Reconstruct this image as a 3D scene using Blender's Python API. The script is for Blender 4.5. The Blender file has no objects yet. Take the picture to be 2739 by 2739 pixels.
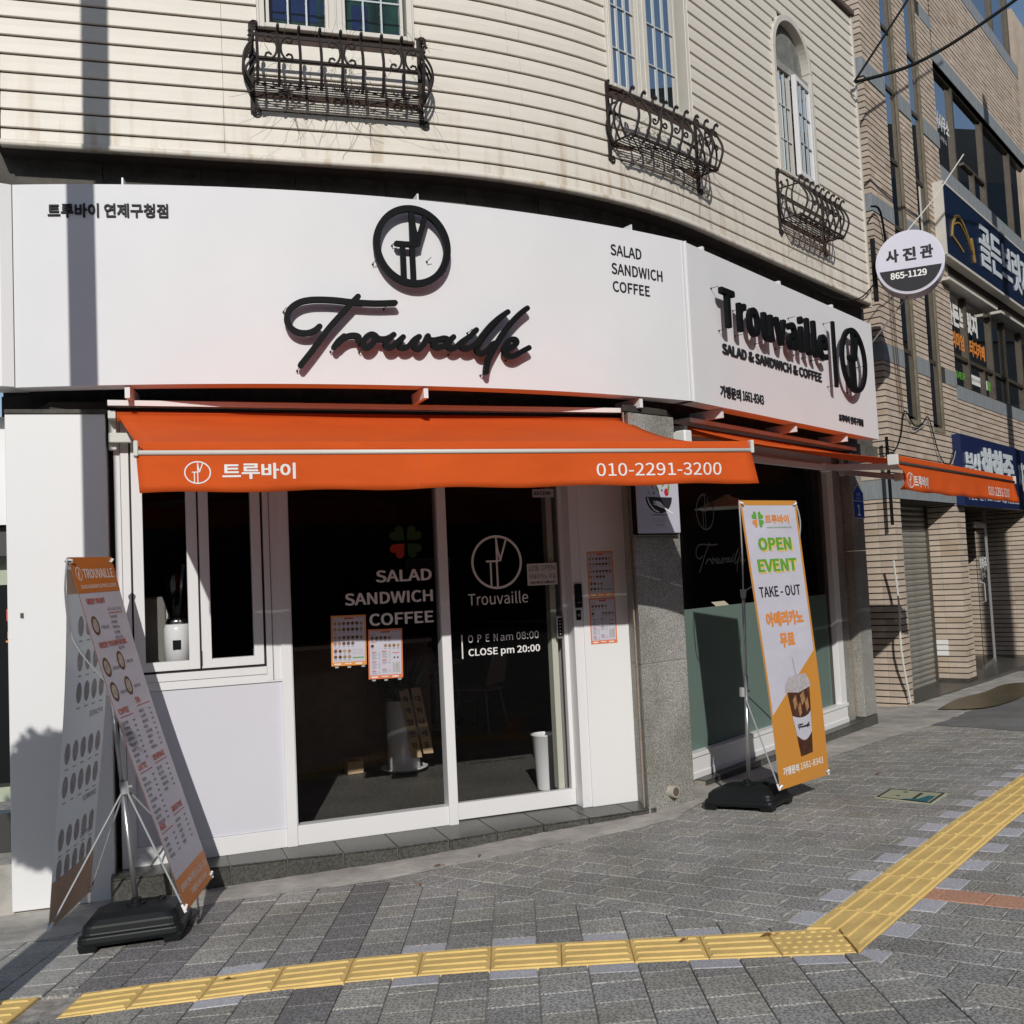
import bpy, bmesh, math, random
from mathutils import Vector, Matrix
R = math.radians
random.seed(7)

# ---------------------------------------------------------------- camera, world, sun, exposure
sc = bpy.context.scene
C = sc.collection
EYE = Vector((0, 0, 1.53))
pit, rol = 0.0625, -0.0469
Fw = Vector((0, math.cos(pit), math.sin(pit))); Rt = Vector((1, 0, 0)); Up = Rt.cross(Fw)
Rt2 = math.cos(rol) * Rt + math.sin(rol) * Up; Up2 = -math.sin(rol) * Rt + math.cos(rol) * Up
cam = bpy.data.cameras.new('camera'); cob = bpy.data.objects.new('camera', cam); C.objects.link(cob)
mw = Matrix((Rt2, Up2, -Fw)).transposed().to_4x4(); mw.translation = EYE
cob.matrix_world = mw
cam.sensor_width = 36; cam.lens = 36 * 2720 / 2739; cam.clip_start = .05; cam.clip_end = 800
sc.camera = cob

SUN_EL, SUN_AZ = 28.6, 3.8          # elevation; shadows run along (-sin az, cos az)
sdir = Vector((-math.sin(R(SUN_AZ)) * math.cos(R(SUN_EL)), math.cos(R(SUN_AZ)) * math.cos(R(SUN_EL)), -math.sin(R(SUN_EL))))
w = bpy.data.worlds.new('World'); sc.world = w; w.use_nodes = True
nt = w.node_tree; bg = nt.nodes['Background']
sky = nt.nodes.new('ShaderNodeTexSky'); sky.sky_type = 'NISHITA'; sky.sun_disc = False
sky.sun_elevation = R(SUN_EL); sky.sun_rotation = R(180 - SUN_AZ)
sky.air_density = 1.0; sky.dust_density = .6
nt.links.new(sky.outputs[0], bg.inputs[0]); bg.inputs[1].default_value = .085
sl = bpy.data.lights.new('sun', 'SUN'); sl.energy = 3.0; sl.angle = R(.53); sl.color = (1, .965, .91)
so = bpy.data.objects.new('sun', sl); C.objects.link(so); so.rotation_euler = sdir.to_track_quat('-Z', 'Y').to_euler()
sc.view_settings.view_transform = 'Standard'; sc.view_settings.look = 'None'
sc.view_settings.exposure = 0; sc.view_settings.gamma = 1; sc.view_settings.use_curve_mapping = False
sc.render.engine = 'CYCLES'
sc.cycles.use_denoising = True
sc.cycles.max_bounces = 8; sc.cycles.transparent_max_bounces = 16; sc.cycles.caustics_reflective = False; sc.cycles.caustics_refractive = False

# ---------------------------------------------------------------- materials
MATS = {}
def mat(name, col, rough=.6, metal=0, bump=0, bscale=60, var=0, vscale=8, spec=.5, stretch=None, trans=0, sheen=0, coat=0):
    """procedural principled material: noise colour variation and fine relief"""
    if name in MATS: return MATS[name]
    m = bpy.data.materials.new(name); m.use_nodes = True; n = m.node_tree.nodes; l = m.node_tree.links
    b = n['Principled BSDF']; b.inputs['Base Color'].default_value = (*col, 1); b.inputs['Roughness'].default_value = rough
    b.inputs['Metallic'].default_value = metal; b.inputs['Specular IOR Level'].default_value = spec
    b.inputs['Coat Weight'].default_value = coat
    tc = n.new('ShaderNodeTexCoord'); mp = n.new('ShaderNodeMapping'); l.new(tc.outputs['Object'], mp.inputs[0])
    if stretch: mp.inputs['Scale'].default_value = stretch
    if var:
        t = n.new('ShaderNodeTexNoise'); t.inputs['Scale'].default_value = vscale; t.inputs['Detail'].default_value = 6; t.inputs['Roughness'].default_value = .65
        l.new(mp.outputs[0], t.inputs[0])
        r = n.new('ShaderNodeValToRGB'); l.new(t.outputs[0], r.inputs[0])
        r.color_ramp.elements[0].position = .3; r.color_ramp.elements[1].position = .72
        r.color_ramp.elements[0].color = (*[max(0, c * (1 - var)) for c in col], 1)
        r.color_ramp.elements[1].color = (*[min(1, c * (1 + var)) for c in col], 1)
        l.new(r.outputs[0], b.inputs['Base Color'])
    if bump:
        t2 = n.new('ShaderNodeTexNoise'); t2.inputs['Scale'].default_value = bscale; t2.inputs['Detail'].default_value = 4
        l.new(mp.outputs[0], t2.inputs[0])
        bm_ = n.new('ShaderNodeBump'); bm_.inputs['Strength'].default_value = bump; bm_.inputs['Distance'].default_value = .01
        l.new(t2.outputs[0], bm_.inputs['Height']); l.new(bm_.outputs[0], b.inputs['Normal'])
    MATS[name] = m; return m

def speckle(name, c1, c2, scale=110, rough=.7, c3=None, stain=0, bump=.3):
    """granular stone: two tones of grain, broad staining"""
    if name in MATS: return MATS[name]
    m = bpy.data.materials.new(name); m.use_nodes = True; n = m.node_tree.nodes; l = m.node_tree.links
    b = n['Principled BSDF']; b.inputs['Roughness'].default_value = rough
    tc = n.new('ShaderNodeTexCoord')
    t = n.new('ShaderNodeTexNoise'); t.inputs['Scale'].default_value = scale; t.inputs['Detail'].default_value = 3; t.inputs['Roughness'].default_value = .8
    l.new(tc.outputs['Object'], t.inputs[0])
    r = n.new('ShaderNodeValToRGB'); r.color_ramp.elements[0].position = .42; r.color_ramp.elements[1].position = .58
    r.color_ramp.elements[0].color = (*c1, 1); r.color_ramp.elements[1].color = (*c2, 1); l.new(t.outputs[0], r.inputs[0])
    geo = n.new('ShaderNodeNewGeometry')
    t3 = n.new('ShaderNodeTexNoise'); t3.inputs['Scale'].default_value = 2.3; t3.inputs['Detail'].default_value = 7; l.new(geo.outputs['Position'], t3.inputs[0])
    mx = n.new('ShaderNodeMix'); mx.data_type = 'RGBA'; mx.blend_type = 'MULTIPLY'
    r3 = n.new('ShaderNodeValToRGB'); r3.color_ramp.elements[0].position = .35; r3.color_ramp.elements[1].position = .65
    r3.color_ramp.elements[0].color = (1 - stain, 1 - stain, 1 - stain * 1.1, 1); r3.color_ramp.elements[1].color = (1, 1, 1, 1)
    l.new(t3.outputs[0], r3.inputs[0]); mx.inputs['Factor'].default_value = 1
    l.new(r.outputs[0], mx.inputs[6]); l.new(r3.outputs[0], mx.inputs[7])
    oi = n.new('ShaderNodeObjectInfo'); mr = n.new('ShaderNodeMapRange'); l.new(oi.outputs['Random'], mr.inputs[0])
    mr.inputs[3].default_value = .88; mr.inputs[4].default_value = 1.1
    sc_ = n.new('ShaderNodeVectorMath'); sc_.operation = 'SCALE'; l.new(mx.outputs[2], sc_.inputs[0]); l.new(mr.outputs[0], sc_.inputs['Scale'])
    l.new(sc_.outputs[0], b.inputs['Base Color'])
    bp = n.new('ShaderNodeBump'); bp.inputs['Strength'].default_value = bump; bp.inputs['Distance'].default_value = .004
    l.new(t.outputs[0], bp.inputs['Height']); l.new(bp.outputs[0], b.inputs['Normal'])
    MATS[name] = m; return m

def glass(name, tint=(1, 1, 1), ior=1.45, rough=0.0, haze=0, hcol=(.1, .1, .1)):
    if name in MATS: return MATS[name]
    m = bpy.data.materials.new(name); m.use_nodes = True; n = m.node_tree.nodes; l = m.node_tree.links
    n.remove(n['Principled BSDF']); out = n['Material Output']
    tr = n.new('ShaderNodeBsdfTransparent'); tr.inputs[0].default_value = (*tint, 1)
    gl = n.new('ShaderNodeBsdfGlossy'); gl.inputs['Roughness'].default_value = rough
    fr = n.new('ShaderNodeFresnel'); fr.inputs[0].default_value = ior
    mx = n.new('ShaderNodeMixShader'); l.new(fr.outputs[0], mx.inputs[0]); l.new(tr.outputs[0], mx.inputs[1]); l.new(gl.outputs[0], mx.inputs[2])
    last = mx
    if haze:
        df = n.new('ShaderNodeBsdfDiffuse'); df.inputs[0].default_value = (*hcol, 1)
        m2 = n.new('ShaderNodeMixShader'); m2.inputs[0].default_value = haze; l.new(mx.outputs[0], m2.inputs[1]); l.new(df.outputs[0], m2.inputs[2]); last = m2
    l.new(last.outputs[0], out.inputs[0]); MATS[name] = m; return m

def cloth(name, col, tr=.25, rough=.8, fold=.15):
    """woven fabric that lets some light through"""
    if name in MATS: return MATS[name]
    m = mat(name, col, rough, var=.07, vscale=3, bump=fold * 2, bscale=5, spec=.15, stretch=(1, 1, 3))
    n = m.node_tree.nodes; l = m.node_tree.links; out = n['Material Output']; b = n['Principled BSDF']
    tl = n.new('ShaderNodeBsdfTranslucent'); tl.inputs[0].default_value = (*col, 1)
    mx = n.new('ShaderNodeMixShader'); mx.inputs[0].default_value = tr
    l.new(b.outputs[0], mx.inputs[1]); l.new(tl.outputs[0], mx.inputs[2]); l.new(mx.outputs[0], out.inputs[0])
    return m

def siding_mat():
    m = mat('siding_vinyl', (.73, .685, .60), .45, var=.05, vscale=3, bump=.06, bscale=40, stretch=(1, 1, 9), spec=.35)
    n = m.node_tree.nodes; l = m.node_tree.links; b = n['Principled BSDF']
    # run-off stains below the window baskets: rust and grime with a shape of their own
    geo = n.new('ShaderNodeNewGeometry'); mp = n.new('ShaderNodeMapping'); mp.inputs['Scale'].default_value = (7, 7, .55)
    l.new(geo.outputs['Position'], mp.inputs[0])
    t = n.new('ShaderNodeTexNoise'); t.inputs['Scale'].default_value = 1.6; t.inputs['Detail'].default_value = 5; l.new(mp.outputs[0], t.inputs[0])
    r = n.new('ShaderNodeValToRGB'); r.color_ramp.elements[0].position = .52; r.color_ramp.elements[1].position = .75
    r.color_ramp.elements[0].color = (0, 0, 0, 1); r.color_ramp.elements[1].color = (1, 1, 1, 1); l.new(t.outputs[0], r.inputs[0])
    sp = n.new('ShaderNodeSeparateXYZ'); l.new(geo.outputs['Position'], sp.inputs[0])
    fz = n.new('ShaderNodeMapRange'); l.new(sp.outputs[2], fz.inputs[0]); fz.inputs[1].default_value = 4.35; fz.inputs[2].default_value = 5.0
    fz.inputs[3].default_value = .75; fz.inputs[4].default_value = .0
    mu = n.new('ShaderNodeMath'); mu.operation = 'MULTIPLY'; l.new(r.outputs[0], mu.inputs[0]); l.new(fz.outputs[0], mu.inputs[1])
    old = b.inputs['Base Color'].links[0].from_socket
    mx = n.new('ShaderNodeMix'); mx.data_type = 'RGBA'; l.new(mu.outputs[0], mx.inputs[0]); l.new(old, mx.inputs[6]); mx.inputs[7].default_value = (.40, .27, .13, 1)
    l.new(mx.outputs[2], b.inputs['Base Color'])
    return m

WHITE = mat('white_paint', (.80, .80, .80), .38, var=.015, vscale=1.5)
WALU = mat('white_aluminium', (.78, .78, .785), .35, var=.015, vscale=2)
SIGNW = mat('sign_panel_white', (.76, .765, .78), .6, var=.03, vscale=1.2, bump=.12, bscale=1.6, spec=.25)
PANEL = mat('lilac_white_panel', (.66, .66, .72), .35, var=.02, vscale=1.3)
BLK = mat('letter_black', (.007, .008, .009), .6, spec=.12)
BLKP = mat('black_print', (.015, .015, .02), .7)
SILV = mat('brushed_aluminium', (.55, .56, .56), .33, metal=.85)
GREYP = mat('grey_plastic', (.33, .34, .35), .5)
CREAMP = mat('cream_powder_coat', (.66, .67, .62), .4)
IRON = mat('rusty_iron', (.022, .015, .013), .75, var=.5, vscale=30, bump=.3, bscale=80)
RUST = mat('rust', (.075, .035, .022), .85, var=.4, vscale=40)
ORANGE = cloth('orange_awning_fabric', (.78, .125, .022), .22)
BPVC = cloth('banner_white_vinyl', (.62, .61, .70), .10, .5, fold=.04)
WPRINT = mat('white_print', (.8, .8, .78), .6)
GRAN = speckle('grey_granite', (.20, .195, .18), (.50, .49, .455), 95, .55, stain=.35)
STEP = speckle('dark_step_tile', (.055, .055, .05), (.115, .112, .10), 60, .35, stain=.3, bump=.1)
GROUT = mat('grout', (.30, .27, .24), .9, var=.2, vscale=20)
DARKW = mat('dark_band_stone', (.10, .092, .08), .85, var=.45, vscale=5, bump=.4, bscale=25)
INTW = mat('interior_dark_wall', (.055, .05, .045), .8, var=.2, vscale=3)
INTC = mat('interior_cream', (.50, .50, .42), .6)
SIDEG = glass('side_glass', ior=1.12)
CLEAR = glass('clear_glass', ior=1.22)
UGLASS = glass('upper_window_glass', (.62, .68, .66), 1.36)
BGLASS = glass('blue_window_glass', (.30, .36, .4), 1.5)
SIDING = siding_mat()
SIDEDARK = mat('siding_shadow_joint', (.055, .032, .025), .8, var=.3, vscale=30)
WFRAME = mat('window_frame_cream', (.62, .59, .53), .5, var=.06, vscale=4)
ORP = mat('orange_print', (.75, .27, .06), .6)
REDP = mat('red_print', (.55, .10, .05), .6)
GREENP = mat('green_print', (.13, .36, .05), .6)
YELP = mat('yellow_print', (.75, .55, .12), .6)
GREYPR = mat('grey_print', (.22, .22, .24), .7)
BROWNP = mat('brown_print', (.13, .06, .03), .6, var=.7, vscale=25)
FOODP = mat('food_print', (.38, .24, .14), .6, var=.7, vscale=35)
NAVY = mat('navy_sign_face', (.008, .02, .055), .35)
NAVY2 = mat('navy_sign_face_two', (.012, .022, .085), .35)

# ---------------------------------------------------------------- object helpers
def link(o, parent=None):
    C.objects.link(o)
    if parent is not None: o.parent = parent
    return o
def tag(o, label=None, cat=None, group=None, kind=None):
    if label: o['label'] = label
    if cat: o['category'] = cat
    if group: o['group'] = group
    if kind: o['kind'] = kind
    return o
def empty(name, loc=(0, 0, 0), **k):
    o = bpy.data.objects.new(name, None); o.location = loc; o.empty_display_size = .1; C.objects.link(o); return tag(o, **k)

class MB:
    """collects geometry in world coordinates; build() links it as one mesh object with its origin at its base centre"""
    def __init__(s): s.v = []; s.f = []; s.m = []; s.mats = []
    def mi(s, m):
        if m not in s.mats: s.mats.append(m)
        return s.mats.index(m)
    def add(s, vs, fs, m):
        k = len(s.v); s.v += [tuple(v) for v in vs]; i = s.mi(m)
        for f in fs: s.f.append(tuple(k + a for a in f)); s.m.append(i)
    def hexa(s, p, m):            # p: 8 corners: bottom ring 0-3, top ring 4-7
        s.add(p, [(0, 3, 2, 1), (4, 5, 6, 7), (0, 1, 5, 4), (1, 2, 6, 5), (2, 3, 7, 6), (3, 0, 4, 7)], m)
    def box(s, c, d, m, rz=0):    # centre, full dims
        x, y, z = [a / 2 for a in d]; ca, sa = math.cos(rz), math.sin(rz)
        P = [(-x, -y, -z), (x, -y, -z), (x, y, -z), (-x, y, -z), (-x, -y, z), (x, -y, z), (x, y, z), (-x, y, z)]
        s.hexa([(c[0] + a * ca - b * sa, c[1] + a * sa + b * ca, c[2] + e) for a, b, e in P], m)
    def sbox(s, F, s0, s1, z0, z1, o0, o1, m, n=1):   # box on a wall surface F(s,z,off)
        vs = []
        for i in range(n + 1):
            a = s0 + (s1 - s0) * i / n
            vs += [F(a, z0, o0), F(a, z0, o1), F(a, z1, o1), F(a, z1, o0)]
        fs = []
        for i in range(n):
            k = 4 * i
            for j in range(4): fs.append((k + j, k + (j + 1) % 4, k + 4 + (j + 1) % 4, k + 4 + j))
        fs += [(3, 2, 1, 0), tuple(4 * n + j for j in range(4))]
        s.add(vs, fs, m)
    def quad(s, F, s0, s1, z0, z1, o, m):
        s.add([F(s0, z0, o), F(s1, z0, o), F(s1, z1, o), F(s0, z1, o)], [(0, 1, 2, 3)], m)
    def poly(s, F, pts, o, m):
        s.add([F(a, b, o) for a, b in pts], [tuple(range(len(pts)))], m)
    def prism(s, F, pts, o0, o1, m):
        n = len(pts); vs = [F(a, b, o0) for a, b in pts] + [F(a, b, o1) for a, b in pts]
        s.add(vs, [tuple(reversed(range(n))), tuple(range(n, 2 * n))] + [(i, (i + 1) % n, n + (i + 1) % n, n + i) for i in range(n)], m)
    def pxy(s, pts, z0, z1, m):
        n = len(pts); s.add([(x, y, z0) for x, y in pts] + [(x, y, z1) for x, y in pts], [tuple(reversed(range(n))), tuple(range(n, 2 * n))] + [(i, (i + 1) % n, n + (i + 1) % n, n + i) for i in range(n)], m)
    def tube(s, pts, r, m, n=6, r2=None, caps=True, flat=1.0):
        pts = [Vector(p) for p in pts]; N = len(pts); k = len(s.v); vs = []; prev = None
        for i, p in enumerate(pts):
            t = (pts[min(i + 1, N - 1)] - pts[max(i - 1, 0)]).normalized()
            if prev is None:
                a = t.cross(Vector((0, 0, 1)));
                if a.length < .05: a = t.cross(Vector((1, 0, 0)))
                a.normalize()
            else:
                a = (prev - t * prev.dot(t)).normalized()
            prev = a; b = t.cross(a); rr = r if r2 is None else r + (r2 - r) * i / max(1, N - 1)
            for j in range(n):
                q = 2 * math.pi * j / n; vs.append(p + a * math.cos(q) * rr + b * math.sin(q) * rr * flat)
        fs = []
        for i in range(N - 1):
            for j in range(n): fs.append((i * n + j, i * n + (j + 1) % n, (i + 1) * n + (j + 1) % n, (i + 1) * n + j))
        if caps: fs += [tuple(reversed(range(n))), tuple((N - 1) * n + j for j in range(n))]
        s.add(vs, fs, m)
    def lathe(s, c, prof, m, n=24):   # prof: (r,z)
        k = 0; vs = []; fs = []
        for r, z in prof:
            for j in range(n):
                q = 2 * math.pi * j / n; vs.append((c[0] + r * math.cos(q), c[1] + r * math.sin(q), c[2] + z))
        for i in range(len(prof) - 1):
            for j in range(n): fs.append((i * n + j, i * n + (j + 1) % n, (i + 1) * n + (j + 1) % n, (i + 1) * n + j))
        s.add(vs, fs, m)
    def stroke(s, F, pts, w, o0, o1, m, seg=5):
        """flat letter stroke with round ends and real thickness, following a smoothed centreline"""
        P = smooth(pts, seg); n = len(P); L = []; Rr = []
        for i in range(n):
            t = P[min(i + 1, n - 1)] - P[max(i - 1, 0)]; t.normalize(); nn = Vector((-t.y, t.x)) * w / 2
            L.append(P[i] + nn); Rr.append(P[i] - nn)
        def cap(c, t, sgn):
            a0 = math.atan2(t.y, t.x); return [c + Vector((math.cos(a0 + q), math.sin(a0 + q))) * w / 2 for q in [math.pi / 2 * (1 - 2 * i / 6) * 1 for i in range(1, 6)]]
        t1 = (P[-1] - P[-2]).normalized(); t0 = (P[0] - P[1]).normalized()
        e = .0012
        vs = []; fs = []
        for i in range(n):
            d = e * i / n
            vs += [F(*L[i], o0), F(*L[i], o1 + d), F(*Rr[i], o1 + d), F(*Rr[i], o0)]
        for i in range(n - 1):
            k = 4 * i
            for j in range(4): fs.append((k + j, k + 4 + j, k + 4 + (j + 1) % 4, k + (j + 1) % 4))
        s.add(vs, fs, m)
        for c, t, dd in ((P[-1], t1, e), (P[0], t0, 0)):
            ring = [c + Vector((-t.y, t.x)) * w / 2] + cap(c, t, 1) + [c - Vector((-t.y, t.x)) * w / 2]
            k = len(ring); v2 = [F(*p, o0) for p in ring] + [F(*p, o1 + dd) for p in ring]
            s.add(v2, [tuple(range(k)), tuple(reversed(range(k, 2 * k)))] + [(i, i + 1, k + i + 1, k + i) for i in range(k - 1)], m)
    def ring(s, F, cs, cz, rs, rz, w, o0, o1, m, n=48):
        vs = []; fs = []
        for i in range(n):
            q = 2 * math.pi * i / n; c, t = math.cos(q), math.sin(q)
            for (a, b), o in (((rs, rz), o0), ((rs, rz), o1), ((rs - w, rz - w), o1), ((rs - w, rz - w), o0)):
                vs.append(F(cs + a * c, cz + b * t, o))
        for i in range(n):
            k, k2 = 4 * i, 4 * ((i + 1) % n)
            for j in range(4): fs.append((k + j, k + (j + 1) % 4, k2 + (j + 1) % 4, k2 + j))
        s.add(vs, fs, m)
    def ell(s, F, cs, cz, rs, rz, o, m, n=20):
        s.poly(F, [(cs + rs * math.cos(2 * math.pi * i / n), cz + rz * math.sin(2 * math.pi * i / n)) for i in range(n)], o, m)
    def build(s, name, parent=None, smooth=False, bevel=0, bseg=1, **k):
        vs = [Vector(v) for v in s.v]
        lo = [min(v[i] for v in vs) for i in range(3)]; hi = [max(v[i] for v in vs) for i in range(3)]
        org = Vector(((lo[0] + hi[0]) / 2, (lo[1] + hi[1]) / 2, lo[2]))
        me = bpy.data.meshes.new(name); me.from_pydata([v - org for v in vs], [], s.f)
        for m in s.mats: me.materials.append(m)
        me.polygons.foreach_set('material_index', s.m)
        if smooth: me.polygons.foreach_set('use_smooth', [True] * len(me.polygons))
        me.update(); o = bpy.data.objects.new(name, me); C.objects.link(o)
        if parent is not None:
            o.parent = parent; pl = parent.location.copy(); q = parent.parent
            while q is not None: pl += q.location; q = q.parent
            o.location = org - pl
        else: o.location = org
        if bevel:
            bv = o.modifiers.new('bevel', 'BEVEL'); bv.width = bevel; bv.segments = bseg; bv.limit_method = 'ANGLE'
        return tag(o, **k)

def smooth(pts, seg=5):
    P = [Vector(p) for p in pts]
    if len(P) == 2: return P
    out = []
    for i in range(len(P) - 1):
        p0 = P[max(i - 1, 0)]; p1 = P[i]; p2 = P[i + 1]; p3 = P[min(i + 2, len(P) - 1)]
        for j in range(seg):
            t = j / seg
            out.append(.5 * ((2 * p1) + (p2 - p0) * t + (2 * p0 - 5 * p1 + 4 * p2 - p3) * t * t + (3 * p1 - p0 - 3 * p2 + p3) * t ** 3))
    out.append(P[-1]); return out

try:                                                             # the clean sans that ships inside Blender; the built-in font if it is not there
    import os
    SANS = bpy.data.fonts.load(os.path.join(bpy.utils.resource_path('LOCAL'), 'datafiles', 'fonts', 'Noto Sans CJK Regular.woff2'))
except Exception:
    SANS = None
_tc = {}
def glyphs(s, bold=0, ext=0, spacing=1, line=1, res=3):
    key = (s, bold, ext, spacing, line, res)
    if key not in _tc:
        c = bpy.data.curves.new('t', 'FONT'); c.body = s; c.size = 1
        if SANS: c.font = SANS
        c.extrude = ext; c.space_character = spacing; c.space_line = line; c.resolution_u = res
        o = bpy.data.objects.new('t', c); C.objects.link(o); me = o.to_mesh()
        v = [tuple(x.co) for x in me.vertices]; f = [tuple(p.vertices) for p in me.polygons]
        o.to_mesh_clear(); bpy.data.objects.remove(o); bpy.data.curves.remove(c)
        _tc[key] = (v, f)
    return _tc[key]
CAP = max(a[1] for a in glyphs('H')[0])
def text(mb, F, s, s0, s1, z0, z1, o0, m, o1=None, bold=0, box=False, align='fit', spacing=1, slant=0, res=3):
    """lettering on surface F from s0 to s1, baseline z0, cap height z1; o1 gives it thickness"""
    v, f = glyphs(s, 0, .5 if o1 is not None else 0, spacing, 1, res)
    xs = [a[0] for a in v]; ys = [a[1] for a in v]
    x0, x1 = min(xs), max(xs); y0, y1 = (min(ys), max(ys)) if box else (-bold, CAP + bold)
    kz = (z1 - z0) / (y1 - y0); ks = (s1 - s0) / (x1 - x0)
    if align == 'left': ks = kz
    b = bold * .38                     # heavier weights: the same letter laid down again a hair to each side, each a hair prouder
    for i, (dx, dy) in enumerate([(0, 0)] if not bold else [(0, 0), (b, b), (-b, b), (b, -b), (-b, -b)] + ([(1.3 * b, 0), (-1.3 * b, 0)] if bold > .015 else [])):
        vs = []
        for a in v:
            off = o0 + .00012 * i if o1 is None else (o0 if a[2] < 0 else o1 + .00025 * i)
            zz = z0 + (a[1] - y0 + dy) * kz
            vs.append(F(s0 + (a[0] - x0 + dx) * ks + slant * (zz - z0), zz, off))
        mb.add(vs, f, m)

# ---------------------------------------------------------------- surfaces: each gives a world point for (distance along, height, distance proud)
def plane(o, u):
    o = Vector(o); u = Vector(u).normalized(); n = Vector((u.y, -u.x))
    return lambda s, z, off=0.: (o.x + u.x * s + n.x * off, o.y + u.y * s + n.y * off, z)
FR = plane((-1.904, 6.496), (.9355, .3533))                  # shop front
SO, SR_ = Vector((-3.493, 13.954)), 8.013                    # centre and radius of the curved sign
SA0 = math.atan2(-2.906 + 3.493, 7.989)
def ARC(s, z, off=0.):
    a = SA0 + s / SR_; r = SR_ + off
    return (SO.x + r * math.sin(a), SO.y - r * math.cos(a), z)
SRT = plane((1.378, 7.585), (2.522, 3.075))                  # straight right sign
RW = plane((1.339, 8.136), (.632, .775))                     # right shop window wall
PF = plane((.86, 7.207), (.38, .349))                        # granite corner pillar face
AW1 = plane((-1.82, 4.932), (3.267, 1.13))                   # front edge of the front awning
AW2 = plane((2.767, 7.272), (2.175, 2.689))                  # front edge of the side awning
KB = 1.07                                                    # brick building, set back
def BF(s, z, off=0.):
    u = (.632, .775); n = (.775, -.632)
    return (KB * (4.335 + s * u[0]) + off * n[0], KB * (11.555 + s * u[1]) + off * n[1], 1.53 + KB * (z - 1.53))
l1 = Vector((-3.076, 6.179)); A1_, A2_ = R(15.7), R(49.3)
e1 = Vector((math.cos(A1_), math.sin(A1_))); e2 = Vector((math.cos(A2_), math.sin(A2_)))
XX = Vector((.687, 7.237)); RF = 5.; TT = RF * math.tan((A2_ - A1_) / 2); CC = XX - TT * e1 + RF * Vector((-e1.y, e1.x))
L1 = (XX - TT * e1 - l1).length; LA = RF * (A2_ - A1_); L2 = (Vector((4.089, 11.192)) - (XX + TT * e2)).length; LT = L1 + LA + L2
def SD(s, z, off=0.):                                        # upper storey wall: straight, rounded, straight
    if s < L1: p = l1 + s * e1; a = A1_
    elif s < L1 + LA: a = A1_ + (s - L1) / RF; p = CC + RF * Vector((math.sin(a), -math.cos(a)))
    else: a = A2_; p = XX + TT * e2 + (s - L1 - LA) * e2
    return (p.x + math.sin(a) * off, p.y - math.cos(a) * off, z)
def chord(F, s0, s1):
    a = F(s0, 0, 0); b = F(s1, 0, 0); P = plane(a[:2], (b[0] - a[0], b[1] - a[1])); L = math.hypot(b[0] - a[0], b[1] - a[1])
    return P
def gz(x, y):                                                # the sloping pavement
    t = .632 * x + .775 * y
    return .045 * x - .03 * y - .018 * max(0, t - 6.5)
ZF = -.137                                                   # shop floor level

# centrelines traced for the lettering (metres along the sign, height)
SCRIPT=[[(1.781,3.128),(1.755,3.105),(1.719,3.088),(1.684,3.084),(1.649,3.089),(1.616,3.107),(1.593,3.138),(1.586,3.175),(1.598,3.219),(1.628,3.254),(1.673,3.280),(1.726,3.293),(1.793,3.298),(1.883,3.297),(1.974,3.290),(2.066,3.287),(2.159,3.289),(2.259,3.297)],
[(2.025,3.326),(1.997,3.297),(1.964,3.261),(1.902,3.193),(1.832,3.112),(1.766,3.022),(1.710,2.948),(1.659,2.884)],
[(1.866,3.001),(1.892,3.037),(1.929,3.070)],
[(1.887,3.021),(1.920,3.052),(1.957,3.071),(1.993,3.076),(2.018,3.068),(2.019,3.047)],
[(2.125,3.079),(2.100,3.087),(2.067,3.068),(2.047,3.034),(2.055,3.006),(2.083,3.007),(2.112,3.036),(2.125,3.070),(2.150,3.059),(2.187,3.060),(2.218,3.073),(2.241,3.089)],
[(2.241,3.089),(2.206,3.058),(2.188,3.029),(2.199,3.009),(2.228,3.012),(2.262,3.041),(2.301,3.076)],
[(2.301,3.076),(2.281,3.047),(2.280,3.016),(2.308,3.008),(2.342,3.025),(2.377,3.065),(2.408,3.084)],
[(2.408,3.084),(2.381,3.049),(2.376,3.017),(2.400,3.005),(2.426,3.024),(2.451,3.061),(2.466,3.091)],
[(2.466,3.091),(2.472,3.071),(2.502,3.065),(2.544,3.074),(2.587,3.080)],
[(2.605,3.072),(2.573,3.081),(2.535,3.069),(2.506,3.045),(2.505,3.027),(2.532,3.019),(2.570,3.032),(2.605,3.059),(2.637,3.092)],
[(2.637,3.092),(2.607,3.059),(2.599,3.031),(2.622,3.018),(2.655,3.029),(2.700,3.068),(2.755,3.105)],
[(2.755,3.105),(2.715,3.073),(2.689,3.040),(2.708,3.022),(2.742,3.026),(2.776,3.044),(2.807,3.069),(2.849,3.122),(2.901,3.181),(2.964,3.237),(3.028,3.282)],
[(3.028,3.282),(2.963,3.230),(2.895,3.157),(2.837,3.089),(2.803,3.036),(2.804,3.004),(2.833,2.994),(2.873,3.017),(2.920,3.066)],
[(3.178,3.321),(3.124,3.279),(3.059,3.217),(3.005,3.155),(2.956,3.086),(2.913,3.019),(2.880,2.961),(2.863,2.914),(2.855,2.872)],
[(3.019,3.036),(3.056,3.050),(3.085,3.078),(3.079,3.098),(3.048,3.099),(3.016,3.071),(2.996,3.032),(3.000,3.005),(3.027,2.988),(3.068,2.992),(3.121,3.021),(3.175,3.050)],
[(2.779,3.127),(2.797,3.147)]]
LOGO=[[(0.008,0.951),(0.011,0.709),(0.013,0.449),(0.012,0.096)],[(0.391,0.809),(0.300,0.525),(0.195,0.228),(0.148,0.068)],[(0.017,0.841),(0.059,0.452),(0.162,0.069)],[(-0.412,0.039),(-0.180,0.036),(0.075,0.043)],[(-0.254,-0.041),(-0.253,-0.481),(-0.256,-0.869)],[(-0.003,0.056),(0.002,-0.464),(0.002,-0.931)]]

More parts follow.
